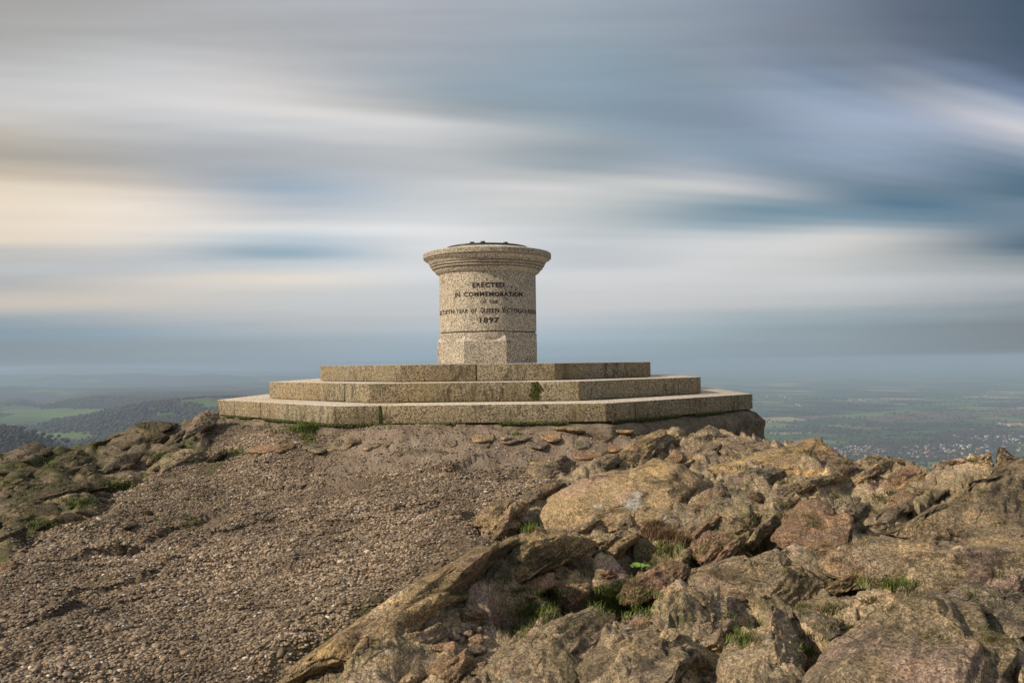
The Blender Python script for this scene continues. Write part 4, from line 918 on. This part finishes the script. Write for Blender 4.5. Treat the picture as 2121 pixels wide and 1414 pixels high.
t.l.new(v.outputs[0], b.inputs['Base Color']); b.inputs['Roughness'].default_value = 0.75
N = 95000
px_ = rng.uniform(-5.2, 2.0, N * 4); py_ = rng.uniform(2.2, 9.0, N * 4)
keep = (np.abs(px_ - 0) < py_ * 0.68 + 0.4); px_, py_ = px_[keep], py_[keep]
pz_, pg_, psd_, _, _, pod_ = ground(px_, py_, True)
dens = sstep(psd_, -0.12, 0.15) * (1 - 0.92 * sstep(pod_ + perlin(P3(px_ * 2.5, py_ * 2.5, 8)) * .12, 1.0, 0.7) * sstep(px_, -1.9, -1.2)) * sstep(perlin(P3(px_ * 1.7, py_ * 1.7, 60)) , -0.75, -0.15)
dens *= 1 - 0.75 * sstep(fbm(P3(px_ * 2.6, py_ * 1.4, 77), 4), 0.35, 0.75) * sstep(px_, -0.6, -2.2)
keep = (rng.uniform(size=len(px_)) < dens) & (pod_ > 0.03); px_, py_, pz_ = px_[keep][:N], py_[keep][:N], pz_[keep][:N]
s_ = 0.0052 + 0.0062 * rng.beta(1.6, 3.4, len(px_)); s_ = np.where(rng.uniform(size=len(s_)) < 0.02, s_ * 1.9, s_)
P_ = np.stack([px_, py_, pz_ + s_ * 0.05], 1)
print('pebbles', len(P_))

# ------------------------------------------------------------------ grass, moss and small plants
def blade_mat(name, c1, c2):
    m, t, b = new_mat(name); a = t.add('ShaderNodeAttribute', attribute_name='tone').outputs['Fac']
    t.l.new(t.ramp(a, [(0, c1), (1, c2)]), b.inputs['Base Color']); b.inputs['Roughness'].default_value = 0.6; return m
M_GRASS = blade_mat('grass_blades', (0.050, 0.078, 0.014), (0.21, 0.25, 0.055)); M_GRASSD = blade_mat('dull_grass_blades', (0.05, 0.055, 0.016), (0.17, 0.155, 0.05))
M_DRY = blade_mat('dead_stems', (0.11, 0.06, 0.035), (0.30, 0.20, 0.11))
def blades(name, spots, mat, wmul=1.0, **props):
    V_ = []; Fc = []; tone = []
    xs, ys, hs, ws = [], [], [], []
    dg = bpy.context.evaluated_depsgraph_get(); zs_ = []
    for px, py, wpx, hpx, n_, h_ in spots:
        for _ in range(max(n_ // 7, 3)):
            d = Vector(ray(px + random.gauss(0, wpx * .24), py + random.gauss(0, hpx * .24))).normalized()
            ok, p_, nn_, _i, ob, _m = scene.ray_cast(dg, (0, 0, 0), d)
            if not ok or p_.y > 12 or ob.parent is not None and ob.parent.name.startswith(('monument', 'step')): continue
            if not ob.name.startswith('hilltop') and (nn_.z < 0.35 or random.random() < .6): continue
            for _k in range(7):
                xs.append(p_.x + random.gauss(0, .010)); ys.append(p_.y + random.gauss(0, .010)); zs_.append(p_.z - .003); hs.append(h_ * random.uniform(.5, 1.15)); ws.append(p_.length)
    for x, y, z, h_, dd in zip(xs, ys, zs_, hs, ws):
        a = random.uniform(0, 6.28); lean_ = random.uniform(.25, 1.3) * h_; wd = (0.0012 + 0.0003 * dd / 2) * wmul; ca, sa = math.cos(a), math.sin(a); b0 = len(V_)
        pts = [(0, 0), (0.45, lean_ * 0.25), (0.8, lean_ * 0.6), (1.0, lean_)]
        for j, (hz, off) in enumerate(pts):
            wj = wd * (1 - hz * 0.75)
            for s in ((-1, 1) if j < 3 else (0,)): V_.append((x + ca * off - sa * wj * s, y + sa * off + ca * wj * s, z - 0.004 + h_ * hz * (1 - 0.2 * hz)))
        Fc += [[b0, b0 + 1, b0 + 3, b0 + 2], [b0 + 2, b0 + 3, b0 + 5, b0 + 4], [b0 + 4, b0 + 5, b0 + 6]]
        tn = random.random(); tone += [tn * 0.5, tn * .5, tn * .8, tn * .8, tn, tn, tn]
    o = mesh_obj(name, V_, Fc, mat, **props); attr(o, 'tone', tone); return o
blades('grass', [(645,888,120,20,2600,.06),(700,884,60,5,400,.03),(560,878,80,6,500,.025),(1280,1235,160,60,3600,.03),(1120,1260,110,40,1600,.03),(1820,1208,170,20,1100,.04),(1540,1325,40,40,400,.03),(655,882,70,16,1500,.055),(640,905,36,26,500,.03),(488,938,60,8,700,.03),(1070,898,40,6,350,.02),(1297,874,30,6,260,.035),(590,925,30,10,200,.02),
                 (330,942,60,10,600,.03),(235,1006,80,12,900,.035),(160,1040,90,18,700,.035),(1085,1095,70,20,900,.05),(1385,1140,110,30,420,.06),(1430,1150,50,20,170,.075),
                 (1300,1262,110,36,1600,.035),(1130,1230,60,20,500,.045),(1850,1212,80,20,350,.05),(1760,1185,30,14,150,.04),
                 (100,1085,110,18,700,.03),(395,1072,30,6,200,.02),(240,1122,60,6,240,.02),(1340,1235,60,20,450,.035),(1200,1225,60,16,300,.035),(1075,1300,60,16,300,.025),(900,1075,30,10,80,.03),(1515,1330,30,20,200,.03),(1530,1310,20,14,150,.03),
                 (1670,1345,40,16,250,.03),(1060,885,60,5,120,.012),(820,884,60,5,260,.014),(900,883,120,4,260,.012),(1380,870,60,4,160,.012)], M_GRASS, kind='stuff', label='short bright green grass in the cracks around the steps and rocks')
sp2 = [(random.uniform(0, 420), random.uniform(940, 1100), random.uniform(30, 90), 12, 160, .025) for _ in range(60)]
sp2 += [(random.uniform(40, 520), random.uniform(1010, 1200), random.uniform(20, 70), 8, 70, .016) for _ in range(30)]
sp2 += [(random.uniform(1040, 1340), random.uniform(1130, 1320), random.uniform(30, 80), 16, 90, .035) for _ in range(22)]
sp2 += [(random.uniform(1480, 2080), random.uniform(950, 1330), random.uniform(20, 60), 12, 90, .035) for _ in range(70)]
sp2 += [(random.uniform(560, 1000), random.uniform(960, 1330), random.uniform(10, 40), 6, 22, .014) for _ in range(26)]
sp2 += [(1690,938,60,8,260,.05),(1760,960,60,10,260,.05),(1630,1000,60,10,200,.03),(960,1045,50,10,160,.02),(1500,1130,120,40,500,.03),(1560,1150,90,30,300,.03)]
M_GRASSB = blade_mat('bright_grass_blades', (0.07, 0.13, 0.015), (0.24, 0.36, 0.05))
blades('grass', [(650,888,70,12,2800,.085),(620,884,60,8,900,.05),(640,910,30,20,500,.03),(488,936,50,8,700,.035),(330,945,50,8,400,.03)], M_GRASSB, kind='stuff', label='bright green grass tuft growing against the left front corner of the lowest step')
blades('dull_grass', sp2, M_GRASSD, kind='stuff', label='sparse olive and yellow grass between the rocks')
blades('dead_heather', [(1365,1105,90,26,1100,.055),(1345,1085,60,16,500,.045),(1410,1120,60,20,500,.06),(860,1270,30,10,60,.04),(1320,1290,40,16,150,.03)], M_DRY, 0.8, kind='stuff', label='tangle of brown dead heather stems above the green tuft')
instancer('gravel', P_, np.stack([rng.normal(0, .25, len(s_)), rng.normal(0, .25, len(s_)), rng.uniform(0, 6.28, len(s_))], 1),
          np.stack([s_ * rng.uniform(1.0, 1.7, len(s_)), s_, s_ * rng.uniform(.5, .8, len(s_))], 1), build_pebble(2, 0.45, 1.1), M_PEB, kind='stuff', label='small brown and pale pebbles set in the summit ground')
# moss along the foot of the steps and in the joint
M_MOSS, t, b = new_mat('moss'); g = t.add('ShaderNodeNewGeometry')
t.l.new(t.ramp(t.noise(g.outputs['Position'], 40, 3), [(0.35, (0.028, 0.034, 0.010)), (0.65, (0.10, 0.115, 0.024))]), b.inputs['Base Color']); bump(t, b, t.noise(g.outputs['Position'], 300, 2), 1.0, 0.01)
mp, ms_ = [], []
def along(R, z, a0, a1, n_, s0, s1, keep_=0.0):
    for _ in range(n_):
        a = random.uniform(a0, a1)
        if perlin(np.array([[a * 9, R, z]]))[0] < keep_: continue
        x, y = oct_at(R, a); x2 = x * math.cos(ROT) - y * math.sin(ROT) + CX; y2 = x * math.sin(ROT) + y * math.cos(ROT) + CY
        mp.append((x2, y2, z)); ms_.append(random.uniform(s0, s1))
h_ = math.pi / 2
along(2.515, -0.348, -h_ - .75, -h_ + .9, 1500, .003, .009, -0.15); along(3.05, -0.512, -h_ - 1.1, -h_ + 1.0, 2400, .004, .013, -0.25)
ja = joint_angle(1108, 2.5032)
for _ in range(160):
    tt = random.random(); x, y = oct_at(2.508 + random.uniform(-.006, .004), ja + random.gauss(0, .004 + .006 * math.sin(tt * 3.1))); mp.append((x * math.cos(ROT) - y * math.sin(ROT) + CX, x * math.sin(ROT) + y * math.cos(ROT) + CY, -0.345 + tt * 0.17)); ms_.append(random.uniform(.004, .010))
ja = joint_angle(787, 3.034)
for _ in range(160):
    tt = random.random(); x, y = oct_at(3.034 + random.uniform(-.006, .004), ja + random.gauss(0, .0022)); mp.append((x * math.cos(ROT) - y * math.sin(ROT) + CX, x * math.sin(ROT) + y * math.cos(ROT) + CY, -0.51 + tt * 0.16)); ms_.append(random.uniform(.003, .007))
ms_ = np.array(ms_)
instancer('moss', np.array(mp), rng.uniform(0, 6, (len(mp), 3)), np.stack([ms_ * 1.3, ms_ * 1.3, ms_ * .8], 1), build_pebble(2, 0.6, 2.0), M_MOSS, kind='stuff', label='dark moss growing along the foot of the granite steps')
# leafy weed
pc_ = gpt(1325, 1178); wz = ground(np.array([pc_[0]]), np.array([pc_[1]]))[0]
weed = empty('leafy_weed', (pc_[0], pc_[1], wz), label='bright green broad-leaved weed beside the long pinkish rock', category='plant')
M_LEAF, t, b = new_mat('weed_leaf'); b.inputs['Base Color'].default_value = (0.15, 0.27, 0.045, 1); b.inputs['Roughness'].default_value = 0.45
for k in range(13):
    a = k * 2.4 + random.uniform(-.2, .2); Ll = random.uniform(.035, .06); wd = Ll * .38; el = random.uniform(.15, .7); V_ = []; n_ = 7
    for j in range(n_):
        s = j / (n_ - 1); ww = wd * math.sin(math.pi * min(s * 1.0 + .06, 1)) ** .8; rr_ = .008 + Ll * s; zz = .01 + Ll * s * math.sin(el) * 1.0 - .5 * Ll * s * s * math.sin(el)
        for q in (-1, 0, 1): V_.append((rr_ * math.cos(a) - q * ww * math.sin(a), rr_ * math.sin(a) + q * ww * math.cos(a), zz + abs(q) * ww * .3))
    F_ = [[j * 3 + q, j * 3 + q + 1, j * 3 + q + 4, j * 3 + q + 3] for j in range(n_ - 1) for q in (0, 1)]
    mesh_obj('leaf', V_, F_, M_LEAF, weed)
# ------------------------------------------------------------------ far country
def far_mat(name, stops, scale, tree_scale=0.05, dark=0.5):
    m, t, b = new_mat(name); g = t.add('ShaderNodeNewGeometry'); pos = g.outputs['Position']
    c = t.ramp(t.noise(pos, scale, 4, 0.6), stops)
    v = t.add('ShaderNodeVectorMath', operation='SCALE'); t.l.new(c, v.inputs[0]); t.l.new(t.rng(t.noise(pos, tree_scale, 3, 0.7), .3, .7, 1 - dark, 1 + dark), v.inputs['Scale'])
    t.l.new(v.outputs[0], b.inputs['Base Color']); b.inputs['Roughness'].default_value = 1.0; b.inputs['Specular IOR Level'].default_value = 0.05
    return m
FIELD_M = [far_mat('pasture', [(.35, (.060, .088, .032)), (.65, (.085, .118, .042))], .004, .03, .15), far_mat('winter_wheat', [(.35, (.045, .085, .03)), (.65, (.065, .11, .038))], .004, .03, .12),
           far_mat('stubble_field', [(.35, (.24, .20, .10)), (.65, (.34, .28, .15))], .004, .03, .12), far_mat('ploughed_field', [(.35, (.11, .075, .05)), (.65, (.15, .10, .07))], .004, .03, .12),
           far_mat('rough_woodland', [(.35, (.045, .040, .028)), (.65, (.075, .062, .042))], .006, .03, .45), far_mat('pale_pasture', [(.35, (.12, .15, .06)), (.65, (.16, .18, .075))], .004, .03, .12),
           far_mat('dark_pasture', [(.35, (.04, .06, .03)), (.65, (.06, .075, .035))], .004, .03, .2)]
PZ = -385.0
fv, ff, fm, hedge = [], [], [], []
def warp(x, y):
    q = np.array([[x / 2600., y / 2600., 1.]]); return x + 420 * perlin(q)[0], y + 420 * perlin(q + 9.)[0]
CA, SA = math.cos(.35), math.sin(.35)
def split(x0, y0, x1, y1, dep=0):
    wx_, wy_ = x1 - x0, y1 - y0; cxm, cym = (x0 + x1) / 2, (y0 + y1) / 2
    X_, Y_ = cxm * CA - cym * SA, cxm * SA + cym * CA; d = math.hypot(X_, Y_)
    if Y_ < -3000 or abs(math.atan2(X_, max(Y_, 1))) > 0.95 and d > 3000: mn = 3000
    else: mn = 150 + 0.026 * d
    if max(wx_, wy_) > mn * 1.5:
        s = random.uniform(.36, .64)
        if wx_ > wy_ * random.uniform(.8, 1.2): split(x0, y0, x0 + wx_ * s, y1, dep + 1); split(x0 + wx_ * s, y0, x1, y1, dep + 1)
        else: split(x0, y0, x1, y0 + wy_ * s, dep + 1); split(x0, y0 + wy_ * s, x1, y1, dep + 1)
        return
    ring = []
    for (ax, ay), (bx, by) in (((x0, y0), (x1, y0)), ((x1, y0), (x1, y1)), ((x1, y1), (x0, y1)), ((x0, y1), (x0, y0))):
        for s in (0, .34, .67): ring.append((ax + (bx - ax) * s, ay + (by - ay) * s))
    pts = [warp(a * CA - b_ * SA, a * SA + b_ * CA) for a, b_ in ring]
    i0 = len(fv); fv.extend((a, b_, PZ) for a, b_ in pts); ff.append(list(range(i0, i0 + 12)))
    r_ = random.random(); m_ = 0 if r_ < .22 else 1 if r_ < .34 else 2 if r_ < .44 else 3 if r_ < .56 else 4 if r_ < .72 else 5 if r_ < .82 else 6
    fm.append(m_)
    if 1500 < d < 9500 and abs(math.atan2(X_, Y_)) < .66 and X_ > -400: hedge.append((pts, m_, d))
split(-42000, -42000, 42000, 42000)
farm = mesh_obj('farmland', fv, ff, FIELD_M, smooth=False, kind='structure', label='flat patchwork of green and brown fields far below the summit')
farm.data.polygons.foreach_set('material_index', fm)
base = mesh_obj('plain', [(-60000, -60000, PZ - 3), (60000, -60000, PZ - 3), (60000, 60000, PZ - 3), (-60000, 60000, PZ - 3)], [[0, 1, 2, 3]], FIELD_M[6], kind='structure', label='flat plain reaching to the horizon')
print('fields', len(ff), 'hedged', len(hedge))
# hedgerow trees and woods of the plain
M_TREE, t, b = new_mat('bare_tree_crowns'); oi = t.add('ShaderNodeObjectInfo')
t.l.new(t.ramp(oi.outputs['Random'], [(0, (.030, .026, .022)), (.5, (.052, .040, .034)), (.8, (.050, .050, .030)), (1, (.085, .062, .045))]), b.inputs['Base Color']); b.inputs['Roughness'].default_value = 1
tp = []
for pts, m_, d in hedge:
    P = np.array(pts)
    for (a, b_), (c_, e_) in zip(pts, pts[1:] + pts[:1]):
        if random.random() < .25: continue
        L_ = math.hypot(c_ - a, e_ - b_); n_ = int(L_ / (12 + .002 * d))
        for k in range(n_):
            s = random.random(); tp.append((a + (c_ - a) * s + random.gauss(0, 3), b_ + (e_ - b_) * s + random.gauss(0, 3), random.choice((2, 2.5, 3, 3.5, 5, 6.5))))
    if m_ == 4:
        c0 = P.mean(0); n_ = int(min(260, 60 + np.ptp(P[:, 0]) * .25))
        for k in range(n_):
            i_, j_ = random.randrange(12), random.randrange(12); s1, s2 = random.random(), random.random() ** .5
            q = c0 + ((P[i_] * s1 + P[j_] * (1 - s1)) - c0) * s2; tp.append((q[0], q[1], random.uniform(5, 9)))
    elif random.random() < .5:
        c0 = P.mean(0)
        for k in range(random.randrange(1, 7)): tp.append((c0[0] + random.gauss(0, 60), c0[1] + random.gauss(0, 60), random.uniform(4, 7)))
tp = np.array(tp); print('plain trees', len(tp))
instancer('far_trees', np.c_[tp[:, :2], PZ + tp[:, 2] * .6], rng.uniform(0, 6, (len(tp), 3)), np.c_[tp[:, 2] * 1.1, tp[:, 2] * 1.1, tp[:, 2]], build_pebble(1, .5, 1.5), M_TREE, kind='stuff', label='bare hedgerow trees and woods across the distant plain')

# hills on the left
def hill_h(az_, d, det=True):
    """ground height; az in pixels of the level line, d in metres"""
    px = az_
    def crest(pts, d0, wf, wb, zb):
        xs = [p[0] for p in pts]; yh = [751.6 - 0.0125 * (p[0] - 1060) for p in pts]
        zc = [-(p[1] - h_) / F * d0 for p, h_ in zip(pts, yh)]
        z = np.interp(px, xs, zc); wv = np.where(d < d0, wf, wb)
        return zb + np.maximum(z - zb, 0) * np.exp(-((d - d0) / wv) ** 2)
    b_ = PZ + 150 * sstep(px, 900, 300)
    z = b_ + 0 * d
    for pts, d0, wf, wb, zb in (
        ([(-400,872),(-20,893),(35,908),(75,930),(100,955),(140,1010),(200,1060)], 1500, 350, 500, -235),
        ([(-400,900),(-60,905),(60,895),(120,876),(250,850),(330,836),(430,829),(520,831),(640,845),(800,900)], 3300, 640, 900, -235),
        ([(-400,825),(0,832),(40,829),(90,838),(130,826),(200,816),(330,812),(450,815),(560,822),(700,840)], 5600, 900, 1200, -235),
        ([(-400,800),(0,806),(200,803),(400,806),(700,806),(900,815)], 8200, 1200, 1600, -235),
        ([(-400,775),(0,778),(120,777),(300,775),(450,777),(620,783),(800,790),(1000,800)], 14500, 2600, 3000, -260),
        ([(-400,770),(0,768),(80,762),(200,759),(330,764),(450,769),(800,772)], 24000, 3500, 4000, -300)):
        z = np.maximum(z, crest(pts, d0, wf, wb, zb))
    return z
npx, nd = 330, 300
hp = np.linspace(-420, 1000, npx); hd = np.exp(np.linspace(math.log(1000), math.log(32000), nd))
PXg, Dg = np.meshgrid(hp, hd, indexing='xy'); tx = (PXg - 1060.5) / F; hx = (Dg * tx).ravel(); hy = Dg.ravel(); zz = hill_h(PXg.ravel(), Dg.ravel())
ns = np.clip(Dg.ravel() / 4000, .25, 3); zz += fbm(P3(hx / 900., hy / 900., 3.), 5, .5) * 22 * ns ** .5 * sstep(PXg.ravel(), 950, 600)
zz = np.minimum(zz, 30.0)
zz = np.where(PXg.ravel() > 900, np.minimum(zz, PZ - 30 + 0 * zz), zz)
I_ = np.arange((nd - 1) * npx).reshape(nd - 1, npx)[:, :-1]
m, t, b = new_mat('hill_country'); g = t.add('ShaderNodeNewGeometry'); pos = g.outputs['Position']
vc = t.voro(t.map(pos, (1, .6, .3), (0, 0, .5)), .0035, 1); sc_ = t.add('ShaderNodeSeparateColor'); t.l.new(vc, sc_.inputs[0])
fc = t.ramp(sc_.outputs[0], [(0, (.05, .12, .03)), (.3, (.09, .18, .045)), (.5, (.14, .20, .07)), (.62, (.10, .085, .05)), (.8, (.07, .11, .04)), (1, (.12, .14, .06))], 'CONSTANT')
ed = t.voro(t.map(pos, (1, .6, .3), (0, 0, .5)), .0035, 0, 'DISTANCE_TO_EDGE'); fc = t.mix(t.rng(ed, .05, .03), fc, (.04, .042, .03))
wd_ = t.mix(t.noise(pos, .02, 4, .7), (.030, .026, .022), (.095, .070, .055))
wood = t.rng(t.noise(t.map(pos, (1, .8, 4.0)), .0011, 4, .55), .42, .47)
aw = t.add('ShaderNodeAttribute', attribute_name='wood').outputs['Fac']
al_ = t.add('ShaderNodeAttribute', attribute_name='lush').outputs['Fac']
fc = t.mix(al_, fc, t.ramp(t.noise(pos, .004, 3), [(.4, (.085, .125, .04)), (.6, (.12, .15, .055))]))
c = t.mix(aw, fc, wd_)
t.l.new(c, b.inputs['Base Color']); b.inputs['Roughness'].default_value = 1; b.inputs['Specular IOR Level'].default_value = .05
hills = mesh_obj('hills', np.stack([hx, hy, zz], 1), np.stack([I_, I_ + 1, I_ + npx + 1, I_ + npx], -1).reshape(-1, 4), m, kind='structure', label='rolling wooded hills with green fields fading into haze')
# woods on the slopes; clearings of pasture where the photograph has them
wn = fbm(P3(hx / 1500., hy / 1500., 8.), 4, .5); wood_a = sstep(wn, -0.28, -0.12)
ppy = 751.6 - .0125 * (PXg.ravel() - 1060) - zz / Dg.ravel() * F
def clear(cx_, cy_, rx_, ry_, d0, d1):
    e = ((PXg.ravel() - cx_) / rx_) ** 2 + ((ppy - cy_) / ry_) ** 2
    return (e < 1) & (Dg.ravel() > d0) & (Dg.ravel() < d1)
for a in ((95,902,50,9,1700,3300),(165,902,45,11,1700,3300),(30,899,30,7,1700,3300),(480,838,75,9,2800,3600),(355,858,40,6,2400,3400),(210,872,1,1,0,1),(140,855,150,10,3500,5600),(30,845,60,6,3500,5600),(300,828,160,5,5600,8000),(390,845,60,7,3500,5000)):
    wood_a[clear(*a)] = 0
attr(hills, 'wood', wood_a)
gr_ = np.zeros(len(hx)); 
for a in ((95,902,50,9,1700,3300),(165,902,45,11,1700,3300),(480,838,75,9,2800,3600),(140,855,150,10,3500,5600)): gr_[clear(*a)] = 1
attr(hills, 'lush', gr_)
sel = np.nonzero((wood_a > .5) & (Dg.ravel() < 5200) & (PXg.ravel() < 760))[0]
wts = 1 / Dg.ravel()[sel] ** 0.3; ii = rng.choice(sel, 70000, p=wts / wts.sum()); jx = rng.normal(0, 14, 70000); ts_ = rng.uniform(2.6, 5.2, 70000) * (Dg.ravel()[ii] / 2200).clip(.8, 1.6)
instancer('hillside_wood', np.c_[hx[ii] + jx * 1.2, hy[ii] + rng.normal(0, 30, 70000), zz[ii] + ts_ * .3], rng.uniform(0, 6, (70000, 3)), np.c_[ts_, ts_, ts_ * 1.1], build_pebble(1, .5, 1.5), M_TREE, kind='stuff', label='bare brown woodland covering the nearer hills on the left')

# town below on the right: every house its own object, shared meshes
def house_mesh(wall, roof):
    V_ = [(-6, -4, -1), (6, -4, -1), (6, 4, -1), (-6, 4, -1), (-6, -4, 5.5), (6, -4, 5.5), (6, 4, 5.5), (-6, 4, 5.5), (-6, 0, 9), (6, 0, 9)]
    F_ = [[0, 1, 5, 4], [1, 2, 6, 9, 5], [2, 3, 7, 6], [3, 0, 4, 8, 7], [4, 5, 9, 8], [6, 7, 8, 9]]
    me = bpy.data.meshes.new('house'); me.from_pydata(V_, [], F_); me.materials.append(wall); me.materials.append(roof)
    me.polygons.foreach_set('material_index', [0, 0, 0, 0, 1, 1]); return me
def flat_mat(n, c, r=.8):
    m, t, b = new_mat(n); b.inputs['Base Color'].default_value = (*c, 1); b.inputs['Roughness'].default_value = r; return m
W1, W2, W3 = flat_mat('white_render', (.62, .60, .56)), flat_mat('cream_render', (.45, .38, .30)), flat_mat('red_brick_wall', (.36, .19, .13))
RF1, RF2 = flat_mat('slate_roof', (.13, .13, .14)), flat_mat('clay_tile_roof', (.22, .12, .09))
HM = [(house_mesh(W1, RF1), 'white house with a dark roof in the town below'), (house_mesh(W2, RF2), 'cream house with a tiled roof in the town below'), (house_mesh(W3, RF2), 'brick house with a tiled roof in the town below')]
def plain_at(px, py):
    a, b_, c_ = ray(px, py); s = PZ / c_; return a * s, b_ * s
hn = 0
def houses(where, n_, cx_, cy_, rx_, ry_, big_=1.0):
    global hn
    for _ in range(n_):
        a = random.uniform(0, 6.28); r_ = random.random() ** .6; x, y = plain_at(cx_ + rx_ * r_ * math.cos(a), cy_ + ry_ * r_ * math.sin(a))
        k = random.choice((0, 0, 1, 1, 2)); me, lab = HM[k]; o = bpy.data.objects.new('house', me); COL.objects.link(o)
        o.location = (x, y, PZ); o.rotation_euler = (0, 0, random.uniform(0, 3.14)); s = random.uniform(.6, 1.1) * big_; o.scale = (s * random.uniform(.9, 1.6), s, s)
        o['label'] = lab.replace('in the town below', where); o['category'] = 'house'; o['group'] = lab.split()[0] + ' houses ' + where; hn += 1
houses('in the town just beyond the peaked skyline rock', 70, 1780, 935, 60, 12); houses('in the middle of the town below the summit', 90, 1960, 935, 110, 16)
houses('along the upper edge of the town', 55, 2040, 910, 90, 10); houses('in the town beside the big dark boulder', 20, 2100, 925, 60, 14); houses('among fields above the town', 8, 2085, 880, 40, 4, 1.2)
houses('in the short row left above the town', 6, 2000, 893, 22, 2, 1.5); houses('on the near plain right of the steps', 9, 1655, 840, 12, 5, 1.3); houses('in the long line across the plain', 10, 1770, 829, 45, 2, 1.6)
houses('far out on the plain beside the steps', 8, 1620, 820, 40, 6, 1.5); houses('far out on the plain at the right edge', 8, 2080, 815, 50, 8, 1.8); houses('on the hazy plain near the horizon', 6, 1920, 795, 40, 3, 2)
tt_ = []
for cx_, cy_, rx_, ry_, n_ in ((1780,938,90,18,900),(1960,932,150,24,1900),(2060,905,110,14,900),(1900,880,160,5,500),(1700,893,120,4,380)):
    for _ in range(n_):
        a = random.uniform(0, 6.28); r_ = random.random() ** .5; x, y = plain_at(cx_ + rx_ * r_ * math.cos(a), cy_ + ry_ * r_ * math.sin(a)); tt_.append((x, y, random.uniform(2.5, 6.5)))
tt_ = np.array(tt_); instancer('town_trees', np.c_[tt_[:, :2], PZ + tt_[:, 2] * .5], rng.uniform(0, 6, (len(tt_), 3)), np.c_[tt_[:, 2], tt_[:, 2], tt_[:, 2]], build_pebble(1, .5, 1.5), M_TREE, kind='stuff', label='trees among the houses of the town below')

# ------------------------------------------------------------------ haze
hz = 42.0; B0, B1 = -62000, 62000; zb = PZ - 5
V_ = [(B0, B0, zb), (B1, B0, zb), (B1, B1, zb), (B0, B1, zb), (B0, B0, hz), (B1, B0, hz), (B1, B1, hz), (B0, B1, hz)]
F_ = [[3, 2, 1, 0], [4, 5, 6, 7], [0, 1, 5, 4], [1, 2, 6, 5], [2, 3, 7, 6], [3, 0, 4, 7]]
mh = bpy.data.materials.new('haze'); mh.use_nodes = True; t = NT(mh.node_tree); t.n.clear(); o_ = t.add('ShaderNodeOutputMaterial'); pvn = t.add('ShaderNodeVolumePrincipled')
pvn.inputs['Density'].default_value = 0.00011; pvn.inputs['Color'].default_value = (0.48, 0.63, 0.81, 1); pvn.inputs['Anisotropy'].default_value = 0.1
t.l.new(pvn.outputs[0], o_.inputs['Volume'])
mesh_obj('haze', V_, F_, mh, smooth=False, kind='stuff')
print('houses', hn)
